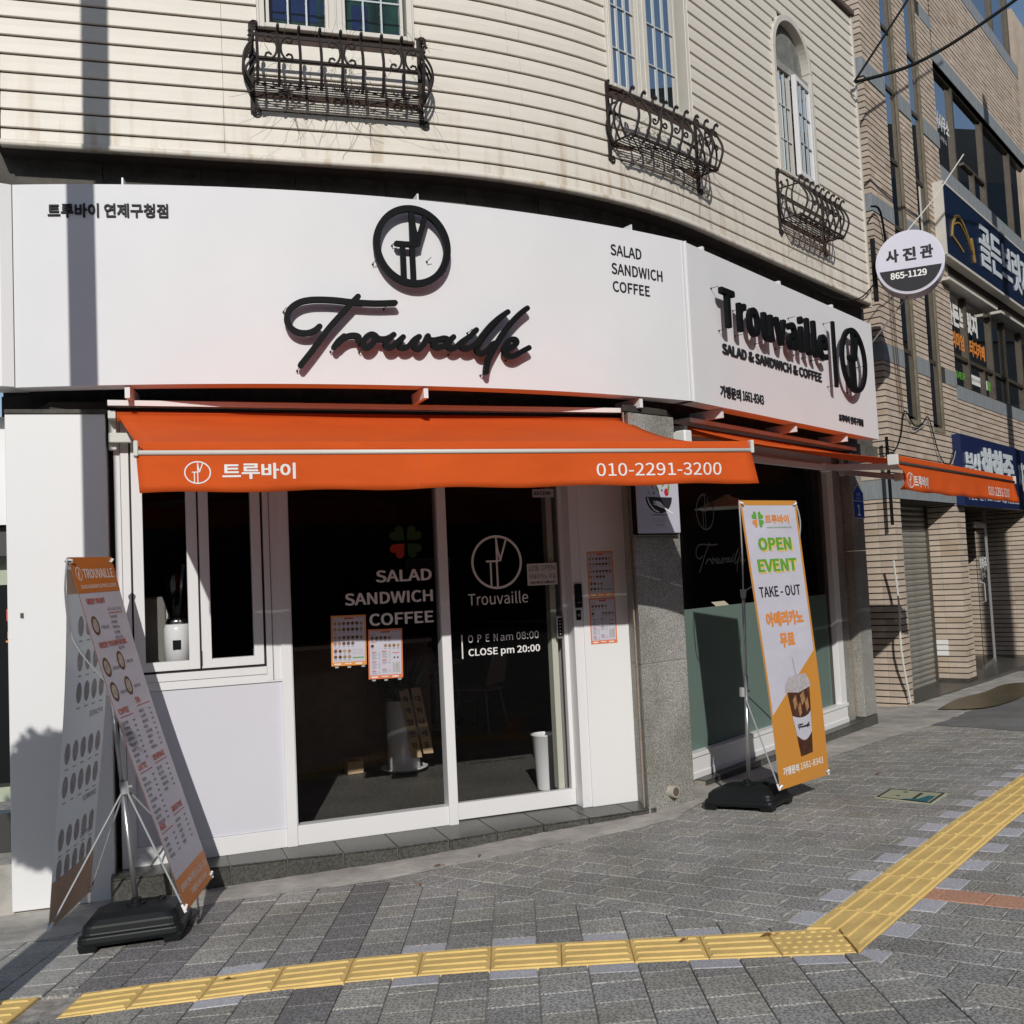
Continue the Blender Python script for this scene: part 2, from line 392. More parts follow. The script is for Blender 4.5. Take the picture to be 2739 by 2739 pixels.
# ---------------------------------------------------------------- GROUND AND PAVING
def flat(x, y, off=0.): return (x, y, gz(x, y) + off)
def clampg(x, y): return gz(max(-7, min(9, x)), max(-4, min(19, y)))
g = MB(); xs = [-220, -60, -20, -7, -4, -2, 0, 2, 4, 6, 9, 20, 60, 220]; ys = [-220, -60, -20, -4, -1, 1, 3, 5, 7, 9, 11, 13, 16, 19, 25, 60, 220]
vs = [(x, y, clampg(x, y) - .075) for y in ys for x in xs]; nx = len(xs)
ASPH = speckle('asphalt', (.035, .035, .036), (.07, .07, .07), 90, .9, stain=.2)
g.add(vs, [(j * nx + i, j * nx + i + 1, (j + 1) * nx + i + 1, (j + 1) * nx + i) for j in range(len(ys) - 1) for i in range(nx - 1)], ASPH)
g.build('ground', kind='structure')
BED = mat('paving_joint_sand', (.34, .32, .29), .95, var=.6, vscale=14)
b = MB(); xs = [-6 + .5 * i for i in range(31)]; ys = [-3.5 + .5 * i for i in range(43)]; nx = len(xs)
b.add([(x, y, gz(x, y) - .012) for y in ys for x in xs], [(j * nx + i, j * nx + i + 1, (j + 1) * nx + i + 1, (j + 1) * nx + i) for j in range(len(ys) - 1) for i in range(nx - 1)], BED)
pavement = b.build('pavement', kind='structure')

PG = [speckle('paver_grey_a', (.19, .185, .17), (.52, .51, .48), 85, .85, stain=.26), speckle('paver_grey_b', (.17, .165, .155), (.48, .47, .45), 85, .85, stain=.26),
      speckle('paver_grey_c', (.21, .20, .175), (.55, .535, .49), 85, .85, stain=.3)]
PD = speckle('paver_dark', (.12, .113, .11), (.33, .32, .32), 85, .85, stain=.2)
PL = speckle('paver_pale', (.40, .40, .43), (.60, .60, .64), 90, .85, stain=.12)
PT = speckle('paver_terracotta', (.50, .25, .16), (.68, .38, .26), 85, .85, stain=.1)
PBIG = speckle('paver_light_grey', (.30, .29, .275), (.50, .49, .46), 85, .85, stain=.2)
YEL = mat('tactile_yellow', (.82, .58, .21), .7, var=.16, vscale=5, bump=.35, bscale=160, spec=.25)

def clip(poly, ax, ay, bx, by):
    """keep the side left of a->b"""
    out = []
    def sd(p): return (bx - ax) * (p[1] - ay) - (by - ay) * (p[0] - ax)
    for i in range(len(poly)):
        p, q = poly[i], poly[(i + 1) % len(poly)]; a, c = sd(p), sd(q)
        if a >= 0: out.append(p)
        if (a >= 0) != (c >= 0):
            t = a / (a - c); out.append((p[0] + (q[0] - p[0]) * t, p[1] + (q[1] - p[1]) * t))
    return out
def area(p): return abs(sum(p[i][0] * p[(i + 1) % len(p)][1] - p[(i + 1) % len(p)][0] * p[i][1] for i in range(len(p)))) / 2
def inview(x, y, z=None, mg=.12):
    d = Vector((x, y, gz(x, y) if z is None else z)) - EYE; zc = d.dot(Fw)
    if zc < .3: return False
    return abs(d.dot(Rt2) / zc) < .5035 + mg and abs(d.dot(Up2) / zc) < .5035 + mg

T1 = [(-2.002, 4.628), (-1.723, 4.672), (-1.422, 4.695), (-1.127, 4.742), (-.815, 4.761), (-.499, 4.759), (-.185, 4.745), (.130, 4.713), (.433, 4.670), (.743, 4.634), (1.034, 4.600), (1.338, 4.556)]
B1 = [(-1.996, 4.348), (-1.718, 4.389), (-1.420, 4.415), (-1.121, 4.446), (-.812, 4.462), (-.498, 4.462), (-.184, 4.444), (.120, 4.413), (.427, 4.382), (.733, 4.337), (1.027, 4.295), (1.321, 4.247)]
U2 = Vector((.6345, .7729)); V2 = Vector((.7729, -.6345))
S2L = Vector((1.20, 4.584)); A0 = S2L.dot(U2)
bl = S2L.dot(V2); br = Vector((1.321, 4.247)).dot(V2)           # strip two lies between b = bl and b = br
cells = []                                                       # (polygon, material)
def cell(poly, m, cuts):
    for c in cuts: poly = clip(poly, *c) if len(poly) > 2 else poly
    if len(poly) > 2 and area(poly) > .0012: cells.append((poly, m))
PX, PY = .208, .2
def gap(x0, x1, y0, y1, e=.0022): return [(x0 + e, y0 + e), (x1 - e, y0 + e), (x1 - e, y1 - e), (x0 + e, y1 - e)]
seamU = [(-1.6, 6.647), (-.2, 5.612), (1.17, 4.60)]; seamL = [(1.321, 4.247), (1.62, 3.45), (1.95, 2.6)]
def yline(poly, x):
    for i in range(len(poly) - 1):
        if x <= poly[i + 1][0]: break
    (xa, ya), (xb, yb) = poly[i], poly[i + 1]
    return ya + (yb - ya) * (x - xa) / (xb - xa)
rnd = random.Random(3)
def grey(): return rnd.choice(PG)
for i in range(-7, 14):                                          # columns square to strip one
    x0 = -.812 + PX * i; x1 = x0 + PX; xm = (x0 + x1) / 2
    if x1 < -2.2: continue
    dark = i in (-1, -6, -5); st = (i % 2) * .1 + rnd.uniform(-.02, .02)
    yt0, yt1 = yline(T1, x0) if x0 > -2 else 4.63, yline(T1, x1) if x1 > -2 else 4.63
    yb0, yb1 = yline(B1, x0) if x0 > -2 else 4.35, yline(B1, x1) if x1 > -2 else 4.35
    left = [(-2.185, 10, -2.185, 0)]
    up = [(x0, yt0 + .003, x1, yt1 + .003)]
    su = [(seamU[k + 1][0], seamU[k + 1][1], seamU[k][0], seamU[k][1]) for k in range(2)]
    su = [(c[0], c[1], c[2], c[3]) for c in su]
    cutu = [(a[2], a[3], a[0], a[1]) for a in su]                # below/left of the seam
    cutu = [(c[2], c[3], c[0], c[1]) for c in cutu]
    y = yline(T1, xm) if xm > -2 else 4.63
    white = (i % 2 == 1) and not dark
    if white and x0 > -2.1 and xm < 1.15:
        cell([(x0 + .003, yt0 + .003), (x1 - .003, yt1 + .003), (x1 - .003, yt1 + .1), (x0 + .003, yt0 + .1)], PL, cutu)
        up = [(x0, yt0 + .106, x1, yt1 + .106)]
    k = 0; yy = y - .2 + st
    while yy < 6.6:
        if xm < 1.25: cell(gap(x0, x1, yy, yy + PY), PD if dark else grey(), up + cutu + left)
        yy += PY
    dn = [(x1, yb1 - .003, x0, yb0 - .003)]
    if white and x0 > -2.1 and xm < 1.3:
        cell([(x0 + .003, yb0 - .1), (x1 - .003, yb1 - .1), (x1 - .003, yb1 - .003), (x0 + .003, yb0 - .003)], PL, [])
        dn = [(x1, yb1 - .106, x0, yb0 - .106)]
    yb = yline(B1, xm) if -2 < xm < 1.3 else (4.35 if xm < 0 else 4.25); yy = yb + .1 - st
    sl_ = [(seamL[k + 1][0], seamL[k + 1][1], seamL[k][0], seamL[k][1]) for k in range(2)]
    while yy > 2.6:
        cell(gap(x0, x1, yy - PY, yy), PD if dark and i == -1 else grey(), (dn if xm < 1.33 else []) + [(c[2], c[3], c[0], c[1])[::1] for c in []] + [(c[0], c[1], c[2], c[3]) for c in [(seamL[1][0], seamL[1][1], seamL[0][0], seamL[0][1])]] + left)
        yy -= PY
RA, RB = .1825, .21
for ia in range(-14, 52):                                        # rows square to strip two
    a0 = A0 + RA * ia + .07; a1 = a0 + RA
    terra = ia in (3, 14)
    for ib in range(-24, 24):
        st = (ia % 2) * RB / 2 + ((ia * 7) % 5) * .004
        b0 = bl + .05 + RB * ib + st; b1 = b0 + RB
        pc = U2 * (a0 + a1) / 2 + V2 * (b0 + b1) / 2
        if pc.y < 3.0 or pc.y > 14 or not inview(pc.x, pc.y, mg=.1): continue
        rect = [tuple(U2 * a + V2 * c) for a, c in ((a0 + .002, b0 + .002), (a0 + .002, b1 - .002), (a1 - .002, b1 - .002), (a1 - .002, b0 + .002))]
        Lq, Rq = tuple(V2 * bl + U2 * 0), tuple(V2 * bl + U2 * 9)
        # left of strip two, beyond seamU
        wl = .122 if ia % 2 == 0 else .003
        e = V2 * (bl - wl); f = V2 * (br + wl)
        seams = [(seamU[0][0], seamU[0][1], seamU[1][0], seamU[1][1]), (seamU[1][0], seamU[1][1], seamU[2][0], seamU[2][1])]
        m = grey()
        if b0 < bl:
            cell(rect, m, [(e.x, e.y, (e + U2).x, (e + U2).y)] + [(s[0], s[1], s[2], s[3]) for s in seams])
        if b1 > br:
            mm = PT if terra else m
            cell(rect, mm, [((f + U2).x, (f + U2).y, f.x, f.y), (seamL[0][0], seamL[0][1], seamL[1][0], seamL[1][1])])
    if ia % 2 == 0:
        for (p, q) in ((bl - .119, bl - .003), (br + .003, br + .119)):
            if p > bl and terra: continue
            rect = [tuple(U2 * a + V2 * c) for a, c in ((a0 + .003, p), (a0 + .003, q), (a1 - .003, q), (a1 - .003, p))]
            pc = U2 * a0 + V2 * p
            if a0 > A0 - (.05 if p < bl else .35) and inview(pc.x, pc.y): cell(rect, PL, [(seamL[0][0], seamL[0][1], seamL[1][0], seamL[1][1])] if p > bl else [])
for i in range(6):                                               # paler, larger slabs left of the dark joint
    for j in range(14):
        x1 = -2.195 - .24 * i; x0 = x1 - .24; y0 = 3.4 + .2 * j + (i % 2) * .1
        if y0 + .2 > 4.33 and y0 < 4.65 and False: continue
        cell(gap(x0, x1, y0, y0 + .2), PBIG, [(-9, 4.66, 9, 4.66)] if y0 + .1 > 4.49 else [(9, 4.31, -9, 4.31)])

def slab(mb, poly, m, top=0., th=.03, bev=.004):
    """a thin block following the slope, with a worn edge"""
    cx = sum(p[0] for p in poly) / len(poly); cy = sum(p[1] for p in poly) / len(poly); n = len(poly)
    def sh(p, d):
        v = Vector((p[0] - cx, p[1] - cy)); L = v.length; v *= max(0, (L - d * 1.3)) / L if L else 1; return (cx + v.x, cy + v.y)
    A = [(*p, gz(*p) + top - th) for p in poly]; Bq = [(*p, gz(*p) + top - bev) for p in poly]; Cq = [(*sh(p, bev), gz(*p) + top) for p in poly]
    fs = [tuple(2 * n + i for i in range(n))]
    for i in range(n): k = (i + 1) % n; fs += [(i, k, n + k, n + i), (n + i, n + k, 2 * n + k, 2 * n + i)]
    mb.add(A + Bq + Cq, fs, m)
def orient(p):
    s = sum(p[i][0] * p[(i + 1) % len(p)][1] - p[(i + 1) % len(p)][0] * p[i][1] for i in range(len(p)))
    return p if s > 0 else p[::-1]
vis = []
for poly, m in cells:
    cx = sum(p[0] for p in poly) / len(poly); cy = sum(p[1] for p in poly) / len(poly)
    if inview(cx, cy): vis.append((area(poly) / (cx * cx + cy * cy) ** 1.5, orient(poly), m))
vis.sort(key=lambda t: -t[0])
for k, (a, poly, m) in enumerate(vis[:300]):
    q = MB(); slab(q, poly, m, top=rnd.uniform(-.0015, .0015)); q.build('paver', pavement)
q = MB()
for a, poly, m in vis[300:]: slab(q, poly, m, top=rnd.uniform(-.0015, .0015))
q.build('small_pavers', pavement, kind='stuff')

def bars(mb, P, n=4):
    """raised guidance bars across a tile given by its corner function P(u,v)"""
    for i in range(n):
        v = (i + .5) / n; hw = .055
        for (u0, u1) in ((.04, .96),):
            A = [P(u0, v - hw), P(u1, v - hw), P(u1, v + hw), P(u0, v + hw)]
            Bt = [P(u0 + .03, v - hw * .55), P(u1 - .03, v - hw * .55), P(u1 - .03, v + hw * .55), P(u0 + .03, v + hw * .55)]
            vs = [flat(*a, .003) for a in A] + [flat(*a, .009) for a in Bt]
            mb.add(vs, [(4, 5, 6, 7), (0, 1, 5, 4), (1, 2, 6, 5), (2, 3, 7, 6), (3, 0, 4, 7)], YEL)
for i in range(11):
    P00, P10, P11, P01 = Vector(B1[i]), Vector(B1[i + 1]), Vector(T1[i + 1]), Vector(T1[i])
    cen = (P00 + P10 + P11 + P01) / 4
    P00, P10, P11, P01 = [cen + (p - cen) * .992 for p in (P00, P10, P11, P01)]
    Pf = lambda u, v: tuple((P00 * (1 - u) + P10 * u) * (1 - v) + (P01 * (1 - u) + P11 * u) * v)
    q = MB(); slab(q, [tuple(P00), tuple(P10), tuple(P11), tuple(P01)], YEL, top=.003)
    if i < 10: bars(q, Pf)
    else:
        for a in range(7):
            for c in range(5):
                cx, cy = Pf((a + .5 + (c % 2) * .25 - .12) / 7, (c + .5) / 5)
                q.add([flat(cx + r * math.cos(t * 1.0472), cy + r * math.sin(t * 1.0472), h) for r, h in ((.016, .003), (.009, .008)) for t in range(6)],
                      [tuple(range(6, 12))] + [(t, (t + 1) % 6, 6 + (t + 1) % 6, 6 + t) for t in range(6)], YEL)
    q.build('tactile_tile', pavement)
def P2(a, b_): return tuple(U2 * a + V2 * b_)
ae = .30
for i in range(0, 26):
    a0 = A0 + .02 + ae * i; c0, c1 = bl + .004, br - .004
    q = MB()
    if i == 0:
        slab(q, orient([(1.215, 4.603), (1.345, 4.56), (1.33, 4.262), P2(a0 + ae, c1), P2(a0 + ae, c0)]), YEL, top=.003)
        Pf = lambda u, v: P2(a0 + .1 + (ae - .1) * u - .25 * v + .25 * v * u, c0 + (c1 - c0) * v)
    else:
        slab(q, orient([P2(a0 + .003, c0), P2(a0 + ae, c0), P2(a0 + ae, c1), P2(a0 + .003, c1)]), YEL, top=.003)
        Pf = lambda u, v: P2(a0 + ae * u, c0 + (c1 - c0) * v)
    bars(q, Pf); q.build('tactile_tile', pavement)
q = MB(); slab(q, [(-2.62, 4.335), (-2.2, 4.335), (-2.2, 4.635), (-2.62, 4.635)], YEL, top=.003)
bars(q, lambda u, v: (-2.62 + .42 * u, 4.335 + .3 * v)); q.build('tactile_tile', pavement)

# cement strip along the shop foot, widening to the right
CEM = mat('rough_cement', (.42, .40, .365), .92, var=.38, vscale=3.2, bump=.8, bscale=18)
edge = [(-3.6, 5.42), (-2.81, 5.49), (-2.57, 5.53), (-1.755, 5.96), (-1.27, 6.03), (-.83, 6.12), (-.26, 6.38), (.17, 6.565), (.59, 6.75), (1.0, 7.0), (1.20, 7.36), (1.51, 7.83), (2.66, 9.01), (3.26, 9.67), (3.96, 10.35), (4.54, 10.87), (5.2, 11.7), (6.2, 12.9), (8.5, 15.6)]
inner = [(-3.6, 6.6), (-2.81, 6.6), (-2.57, 6.6), (-1.9, 6.8), (-1.4, 6.9), (-1.0, 7.0), (-.5, 7.2), (0, 7.4), (.4, 7.6), (.8, 7.75), (1.1, 8.3), (1.45, 8.9), (2.4, 10.2), (3.1, 11.2), (4.2, 12.6), (4.6, 13.4), (5.2, 14.3), (6.0, 15.2), (7.4, 17.5)]
q = MB(); N = 7; vs = []; sub = 6; E2 = []; I2 = []
for i in range(len(edge) - 1):
    for j in range(sub):
        t = j / sub
        E2.append((edge[i][0] * (1 - t) + edge[i + 1][0] * t, edge[i][1] * (1 - t) + edge[i + 1][1] * t)); I2.append((inner[i][0] * (1 - t) + inner[i + 1][0] * t, inner[i][1] * (1 - t) + inner[i + 1][1] * t))
for i, (a, c) in enumerate(zip(E2, I2)):
    wob = rnd.uniform(-.012, .012)
    for j in range(N):
        t = (j / (N - 1)) ** 1.6; x = a[0] * (1 - t) + c[0] * t; y = a[1] * (1 - t) + c[1] * t + (wob if j == 0 else 0)
        z = gz(x, y) + (.002 if j == 0 else .006 + .012 * t + rnd.uniform(-.003, .003))
        vs.append((x, y, z))
q.add(vs, [(i * N + j, (i + 1) * N + j, (i + 1) * N + j + 1, i * N + j + 1) for i in range(len(E2) - 1) for j in range(N - 1)], CEM)
q.build('cement_strip', smooth=True, kind='structure')
# long asphalt pavement beyond the pavers, past the crack
q = MB(); FA = speckle('worn_asphalt', (.17, .17, .17), (.29, .29, .285), 120, .9, stain=.3)
far = [(4.15, 10.65), (4.45, 10.19), (4.69, 9.64), (5.2, 8.7), (9, 12), (12, 22), (8.3, 15.5), (6.2, 12.9), (5.2, 11.7)]
q.add([flat(x, y, .004) for x, y in far], [tuple(range(len(far)))], FA); q.build('far_pavement', kind='structure')
wet = [(4.75, 11.75), (5.2, 11.55), (5.9, 12.2), (6.6, 13.2), (7.0, 13.9), (6.6, 14.0), (6.0, 13.25), (5.4, 12.7)]
q = MB(); q.add([flat(x, y, .02) for x, y in smooth(wet + [wet[0]], 3)[:-1]], [tuple(range(len(wet) * 3))], mat('mossy_wet_cement', (.09, .07, .03), .35, var=.5, vscale=3)); q.build('wet_patch', kind='structure')

# inspection cover: pale plate with dark border, teal corner and small marks
cv = [Vector(p) for p in ((2.404, 7.131), (2.649, 6.754), (2.884, 7.066), (2.601, 7.393))]
t = empty('inspection_cover', (2.63, 7.08, gz(2.63, 7.08)), label='pale green pavement inspection cover with a dark border and a teal corner', cat='manhole cover')
CW = lambda u, v, o=0.: flat(*((cv[0] * (1 - u) + cv[3] * u) * (1 - v) + (cv[1] * (1 - u) + cv[2] * u) * v), .006 + o)
q = MB(); slab(q, orient([tuple(c) for c in cv]), mat('cover_cream', (.42, .44, .30), .6, var=.1, vscale=20), top=.007); q.build('plate', t)
q = MB(); DK = mat('cover_dark', (.02, .03, .045), .5)
for (a, b_, c_, d_) in ((.03, .97, .03, .07), (.03, .97, .93, .97), (.03, .06, .03, .97), (.94, .97, .03, .97)): q.quad(CW, a, b_, c_, d_, .0035, DK)
for (u, v) in ((.35, .33), (.75, .36)):
    q.poly(CW, [(u + (.045 if k % 2 == 0 else .02) * math.cos(k * .628), v + (.06 if k % 2 == 0 else .025) * math.sin(k * .628)) for k in range(10)], .0035, DK)
for k in range(8): q.quad(CW, .25 + .07 * k, .29 + .07 * k, .60, .66, .0035, DK)
q.build('marks', t)
q = MB(); q.poly(CW, [(.08, .9), (.08, .45), (.16, .55), (.25, .7), (.40, .74), (.6, .78), (.62, .9)][::-1], .0045, mat('cover_teal', (.01, .16, .20), .5)); q.build('teal_corner', t)
# ---------------------------------------------------------------- CAFE BUILDING
cafe = empty('cafe_building', (-.5, 6.8, ZF), label='cream sided two storey corner building with the cafe shop front on its ground floor', cat='building')
def off_n(F, o): return lambda s, z, off=0.: F(s, z, off + o)
# left white pillar
LP = plane((-2.998, 6.05), (.9598, .2807))
q = MB(); q.sbox(LP, -.018, .545, -.29, 2.64, -.45, 0, WHITE); q.sbox(LP, -.02, .56, 2.64, 2.668, -.45, .01, DARKW)
q.build('white_pillar', cafe, bevel=.004)
q = MB(); q.sbox(LP, -.6, .0, -.5, -.02, -.5, -.03, CEM, 3); q.sbox(LP, .0, .55, -.5, -.3, -.5, -.02, CEM, 3); q.build('pillar_footing', cafe)
q = MB(); q.box(LP(.06, 1.43, .003), (.018, .004, .03), DARKW); q.build('screw_hole', cafe)
# cove between pillar and window: dark recess
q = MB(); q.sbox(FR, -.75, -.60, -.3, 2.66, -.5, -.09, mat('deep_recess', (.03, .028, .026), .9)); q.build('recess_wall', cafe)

# step: tiles with riser, each its own part
rpath = [(-.66, .20), (.218, .259), (.70, .33), (1.179, .374), (1.513, .351), (1.83, .318), (2.3, .315), (2.90, .305)]
def rp(s):
    for (a, b) in zip(rpath, rpath[1:]):
        if s <= b[0]: break
    t = (s - a[0]) / (b[0] - a[0]); return a[1] + (b[1] - a[1]) * t
q = MB(); n = 24; vs = []; fs = []
for i in range(n + 1):
    s = -.66 + 3.56 * i / n; vs += [FR(s, ZF - .008, -.3), FR(s, ZF - .009, rp(s) - .022), FR(s, ZF - .45, rp(s) - .022)]
for i in range(n): fs += [(3 * i, 3 * i + 1, 3 * i + 4, 3 * i + 3), (3 * i + 1, 3 * i + 2, 3 * i + 5, 3 * i + 4)]
q.add(vs, fs, GROUT); q.build('step_bed', cafe)
s = -.66
while s < 2.88:
    e = min(s + .337, 2.90); g2 = .004; a, b_ = s + g2, e - g2; q = MB()
    A = [FR(a, ZF, -.12), FR(b_, ZF, -.12), FR(b_, ZF, rp(b_)), FR(a, ZF, rp(a))]; Bq = [(p[0], p[1], ZF - .008) for p in A]
    q.add(A + Bq, [(0, 1, 2, 3)[::-1], (4, 5, 6, 7), (3, 2, 6, 7), (0, 3, 7, 4), (1, 5, 6, 2)], STEP)
    A = [FR(a, ZF - .012, rp(a)), FR(b_, ZF - .012, rp(b_)), FR(b_, ZF - .40, rp(b_)), FR(a, ZF - .40, rp(a))]; Bq = [FR(a, ZF - .012, rp(a) - .02), FR(b_, ZF - .012, rp(b_) - .02), FR(b_, ZF - .4, rp(b_) - .02), FR(a, ZF - .4, rp(a) - .02)]
    q.add(A + Bq, [(3, 2, 1, 0), (0, 1, 5, 4), (0, 4, 7, 3), (1, 2, 6, 5)], STEP)
    q.build('step_tile', cafe); s = e
s = .0
q = MB(); q.sbox(RW, 0, 3.5, ZF - .5, ZF - .009, -.3, .092, GROUT); q.build('side_step_bed', cafe)
while s < 3.48:
    e = min(s + .337, 3.5); q = MB()
    q.sbox(RW, s + .004, e - .004, ZF - .008, ZF, -.05, .10, STEP); q.sbox(RW, s + .004, e - .004, ZF - .4, ZF - .012, .093, .10, STEP)
    q.build('step_tile', cafe); s = e

# take-out window: two folding sashes above a white panel
win = empty('takeout_window', (0, 0, 0)); win.parent = cafe; win.location = Vector(FR(-.1, ZF, 0)) - cafe.location
TOPZ = 2.62
q = MB()
q.sbox(FR, -.596, -.509, ZF, TOPZ, -.09, 0, WALU); q.sbox(FR, .299, .400, .93, TOPZ, -.09, 0, WALU); q.sbox(FR, .392, .458, ZF, TOPZ, -.088, .012, WALU)
q.sbox(FR, -.56, -.556, ZF, TOPZ, -.001, .0025, GREYPR)
q.sbox(FR, -.509, .392, .919, .972, -.09, -.002, WALU); q.sbox(FR, -.509, .299, .973, 1.022, -.09, .006, WALU)
q.sbox(FR, -.509, .392, ZF, -.022, -.09, -.001, WALU); q.sbox(FR, .336, .342, .93, TOPZ, .0, .004, GREYPR)
q.build('window_frame', win, bevel=.002)
q = MB(); q.sbox(FR, -.509, .392, -.02, .917, -.04, -.014, PANEL); q.build('lower_panel', win)
q = MB(); q.sbox(FR, -.509, .299, 1.022, TOPZ, -.092, -.086, mat('gasket_black', (.01, .01, .012), .6))
q2 = q
for (a, g0, g1, b_) in ((-.497, -.434, -.176, -.112), (-.10, -.040, .222, .283)):
    q = MB(); q.sbox(FR, a, g0, 1.038, TOPZ, -.06, .004, WALU); q.sbox(FR, g1, b_, 1.038, TOPZ, -.06, .004, WALU); q.sbox(FR, g0, g1, 1.038, 1.094, -.06, .004, WALU); q.build('sash', win, bevel=.002)
    q = MB(); q.sbox(FR, g0 - .004, g1 + .004, 1.09, TOPZ, -.034, -.028, CLEAR); q.build('pane', win)
GAS = mat('gasket_black', (.01, .01, .012), .6)
q = MB()
for s in (-.503, -.106, .291): q.sbox(FR, s - .0045, s + .0045, 1.02, TOPZ, -.05, -.012, GAS)
q.sbox(FR, -.505, .296, 1.0225, 1.0375, -.05, -.012, GAS); q.build('gasket', win)
q = MB(); q.sbox(FR, -.112, -.100, 1.06, 1.15, .0, .014, GAS); q.build('hinge', win)

# fixed glass and the sliding door
fx = empty('fixed_window', (0, 0, 0)); fx.parent = cafe; fx.location = Vector(FR(.97, ZF, 0)) - cafe.location
q = MB(); q.sbox(FR, .458, 1.476, ZF, -.012, -.09, -.001, WALU); q.sbox(FR, 1.476, 1.541, ZF - .006, TOPZ, -.1, .012, WALU); q.sbox(FR, .458, .465, -.012, TOPZ, -.06, .002, WALU); q.build('window_frame', fx, bevel=.002)
q = MB(); q.sbox(FR, .464, 1.477, -.014, TOPZ, -.034, -.028, CLEAR); q.build('pane', fx)
DR = off_n(FR, -.075)
dr = empty('sliding_door', (0, 0, 0)); dr.parent = cafe; dr.location = Vector(FR(1.98, ZF, -.1)) - cafe.location
q = MB(); q.sbox(DR, 1.50, 2.455, ZF + .006, -.018, -.05, .0, WALU); q.sbox(DR, 2.425, 2.457, -.018, TOPZ, -.05, 0, WALU); q.sbox(DR, 1.50, 1.545, -.018, TOPZ, -.05, 0, WALU); q.build('door_frame', dr, bevel=.002)
q = MB(); q.sbox(DR, 1.545, 2.427, -.02, TOPZ, -.03, -.022, CLEAR); q.build('pane', dr)
q = MB(); q.sbox(DR, 2.365, 2.412, 1.06, 1.225, -.018, .012, SILV); q.build('door_handle', dr, bevel=.018, bseg=3)
q = MB(); q.sbox(DR, 2.372, 2.405, 1.075, 1.21, .012, .015, BLK)
for k in range(5): q.sbox(DR, 2.385, 2.392, 1.09 + .024 * k, 1.096 + .024 * k, .015, .016, WPRINT)
q.build('keypad', dr)
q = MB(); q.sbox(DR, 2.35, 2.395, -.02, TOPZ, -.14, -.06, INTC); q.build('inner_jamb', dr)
# wall panel right of the door
q = MB(); q.sbox(FR, 2.458, 2.53, ZF, TOPZ, -.3, .035, WALU); q.sbox(FR, 2.53, 2.892, ZF, TOPZ, -.25, .046, WHITE); q.build('white_wall_panel', cafe, bevel=.003)

# printed film lettering on the glass
def glasstext(parent, mbs, name):
    for mb in mbs: mb.build(name, parent)
FG = off_n(FR, -.0255); DG = off_n(DR, -.0195)
for (w_, a, b_, z) in (('SALAD', 1.043, 1.428, 1.523), ('SANDWICH', .826, 1.430, 1.378), ('COFFEE', .987, 1.428, 1.233)):
    q = MB(); text(q, FG, w_, a, b_, z, z + .088, 0, WPRINT, bold=.022); q.build('lettering', fx)
def leaf(mb, F, cx, cz, r, ang, m, o=0.):
    """heart-shaped clover leaf pointing at the centre"""
    pts = []
    for k in range(24):
        t = 2 * math.pi * k / 24; x = 16 * math.sin(t) ** 3; y = 13 * math.cos(t) - 5 * math.cos(2 * t) - 2 * math.cos(3 * t) - math.cos(4 * t)
        x, y = x / 17 * r, (y + 17) / 30 * 1.9 * r; c_, s_ = math.cos(ang), math.sin(ang)
        pts.append((cx + x * c_ - y * s_, cz + x * s_ + y * c_))
    mb.poly(F, pts, o, m)
def clover(mb, F, cx, cz, r, g1, o1, off=0.):
    for k, a in enumerate((45, -45, -135, 135)):
        ar = R(a); d = .10 * r; leaf(mb, F, cx - d * math.sin(ar), cz + d * math.cos(ar), r * .62, ar, o1 if k == 3 else g1, off + .0002 * k)
q = MB(); clover(q, FG, 1.257, 1.795, .098, mat('glass_green_film', (.012, .04, .004), .8), mat('glass_red_film', (.34, .025, .008), .8)); q.build('clover_sticker', fx)
def logo(mb, F, cs, cz, r, w_, o0, o1, m, kx=1.):
    mb.ring(F, cs, cz, r * kx, r, w_, o0, o1, m)
    for k, st in enumerate(LOGO):
        mb.stroke(F, [(cs + a * r * kx * .97, cz + b_ * r * .97) for a, b_ in st], w_ * .82, o0, o1 - .0006 - .0013 * (k % 3 + 1) * (1 if o1 - o0 > .01 else .2), m, 3)
q = MB(); logo(q, DG, 1.937, 1.632, .192, .017, -.0006, .0006, WPRINT); q.build('logo_sticker', dr)
for (w_, a, b_, z, h, bo, sp) in (('Trouvaille', 1.71, 2.163, 1.333, .082, .004, 1), ('OPEN', 1.697, 1.918, 1.074, .052, .002, 1.3), ('am 08:00', 1.938, 2.232, 1.074, .052, .002, 1), ('CLOSE pm 20:00', 1.697, 2.236, .979, .052, .016, 1)):
    q = MB(); text(q, DG, w_, a, b_, z, z + h, 0, WPRINT, bold=bo, spacing=sp); q.build('lettering', dr)
q = MB(); q.quad(DG, 1.647, 1.656, .966, 1.132, 0, WPRINT); q.build('bar_sticker', dr)
q = MB(); text(q, DG, 'SECOM', 2.245, 2.375, 2.105, 2.135, .0006, BLKP, bold=.03); q.quad(DG, 2.235, 2.405, 2.09, 2.15, 0, mat('grey_label', (.4, .4, .42), .5)); q.build('security_label', dr)

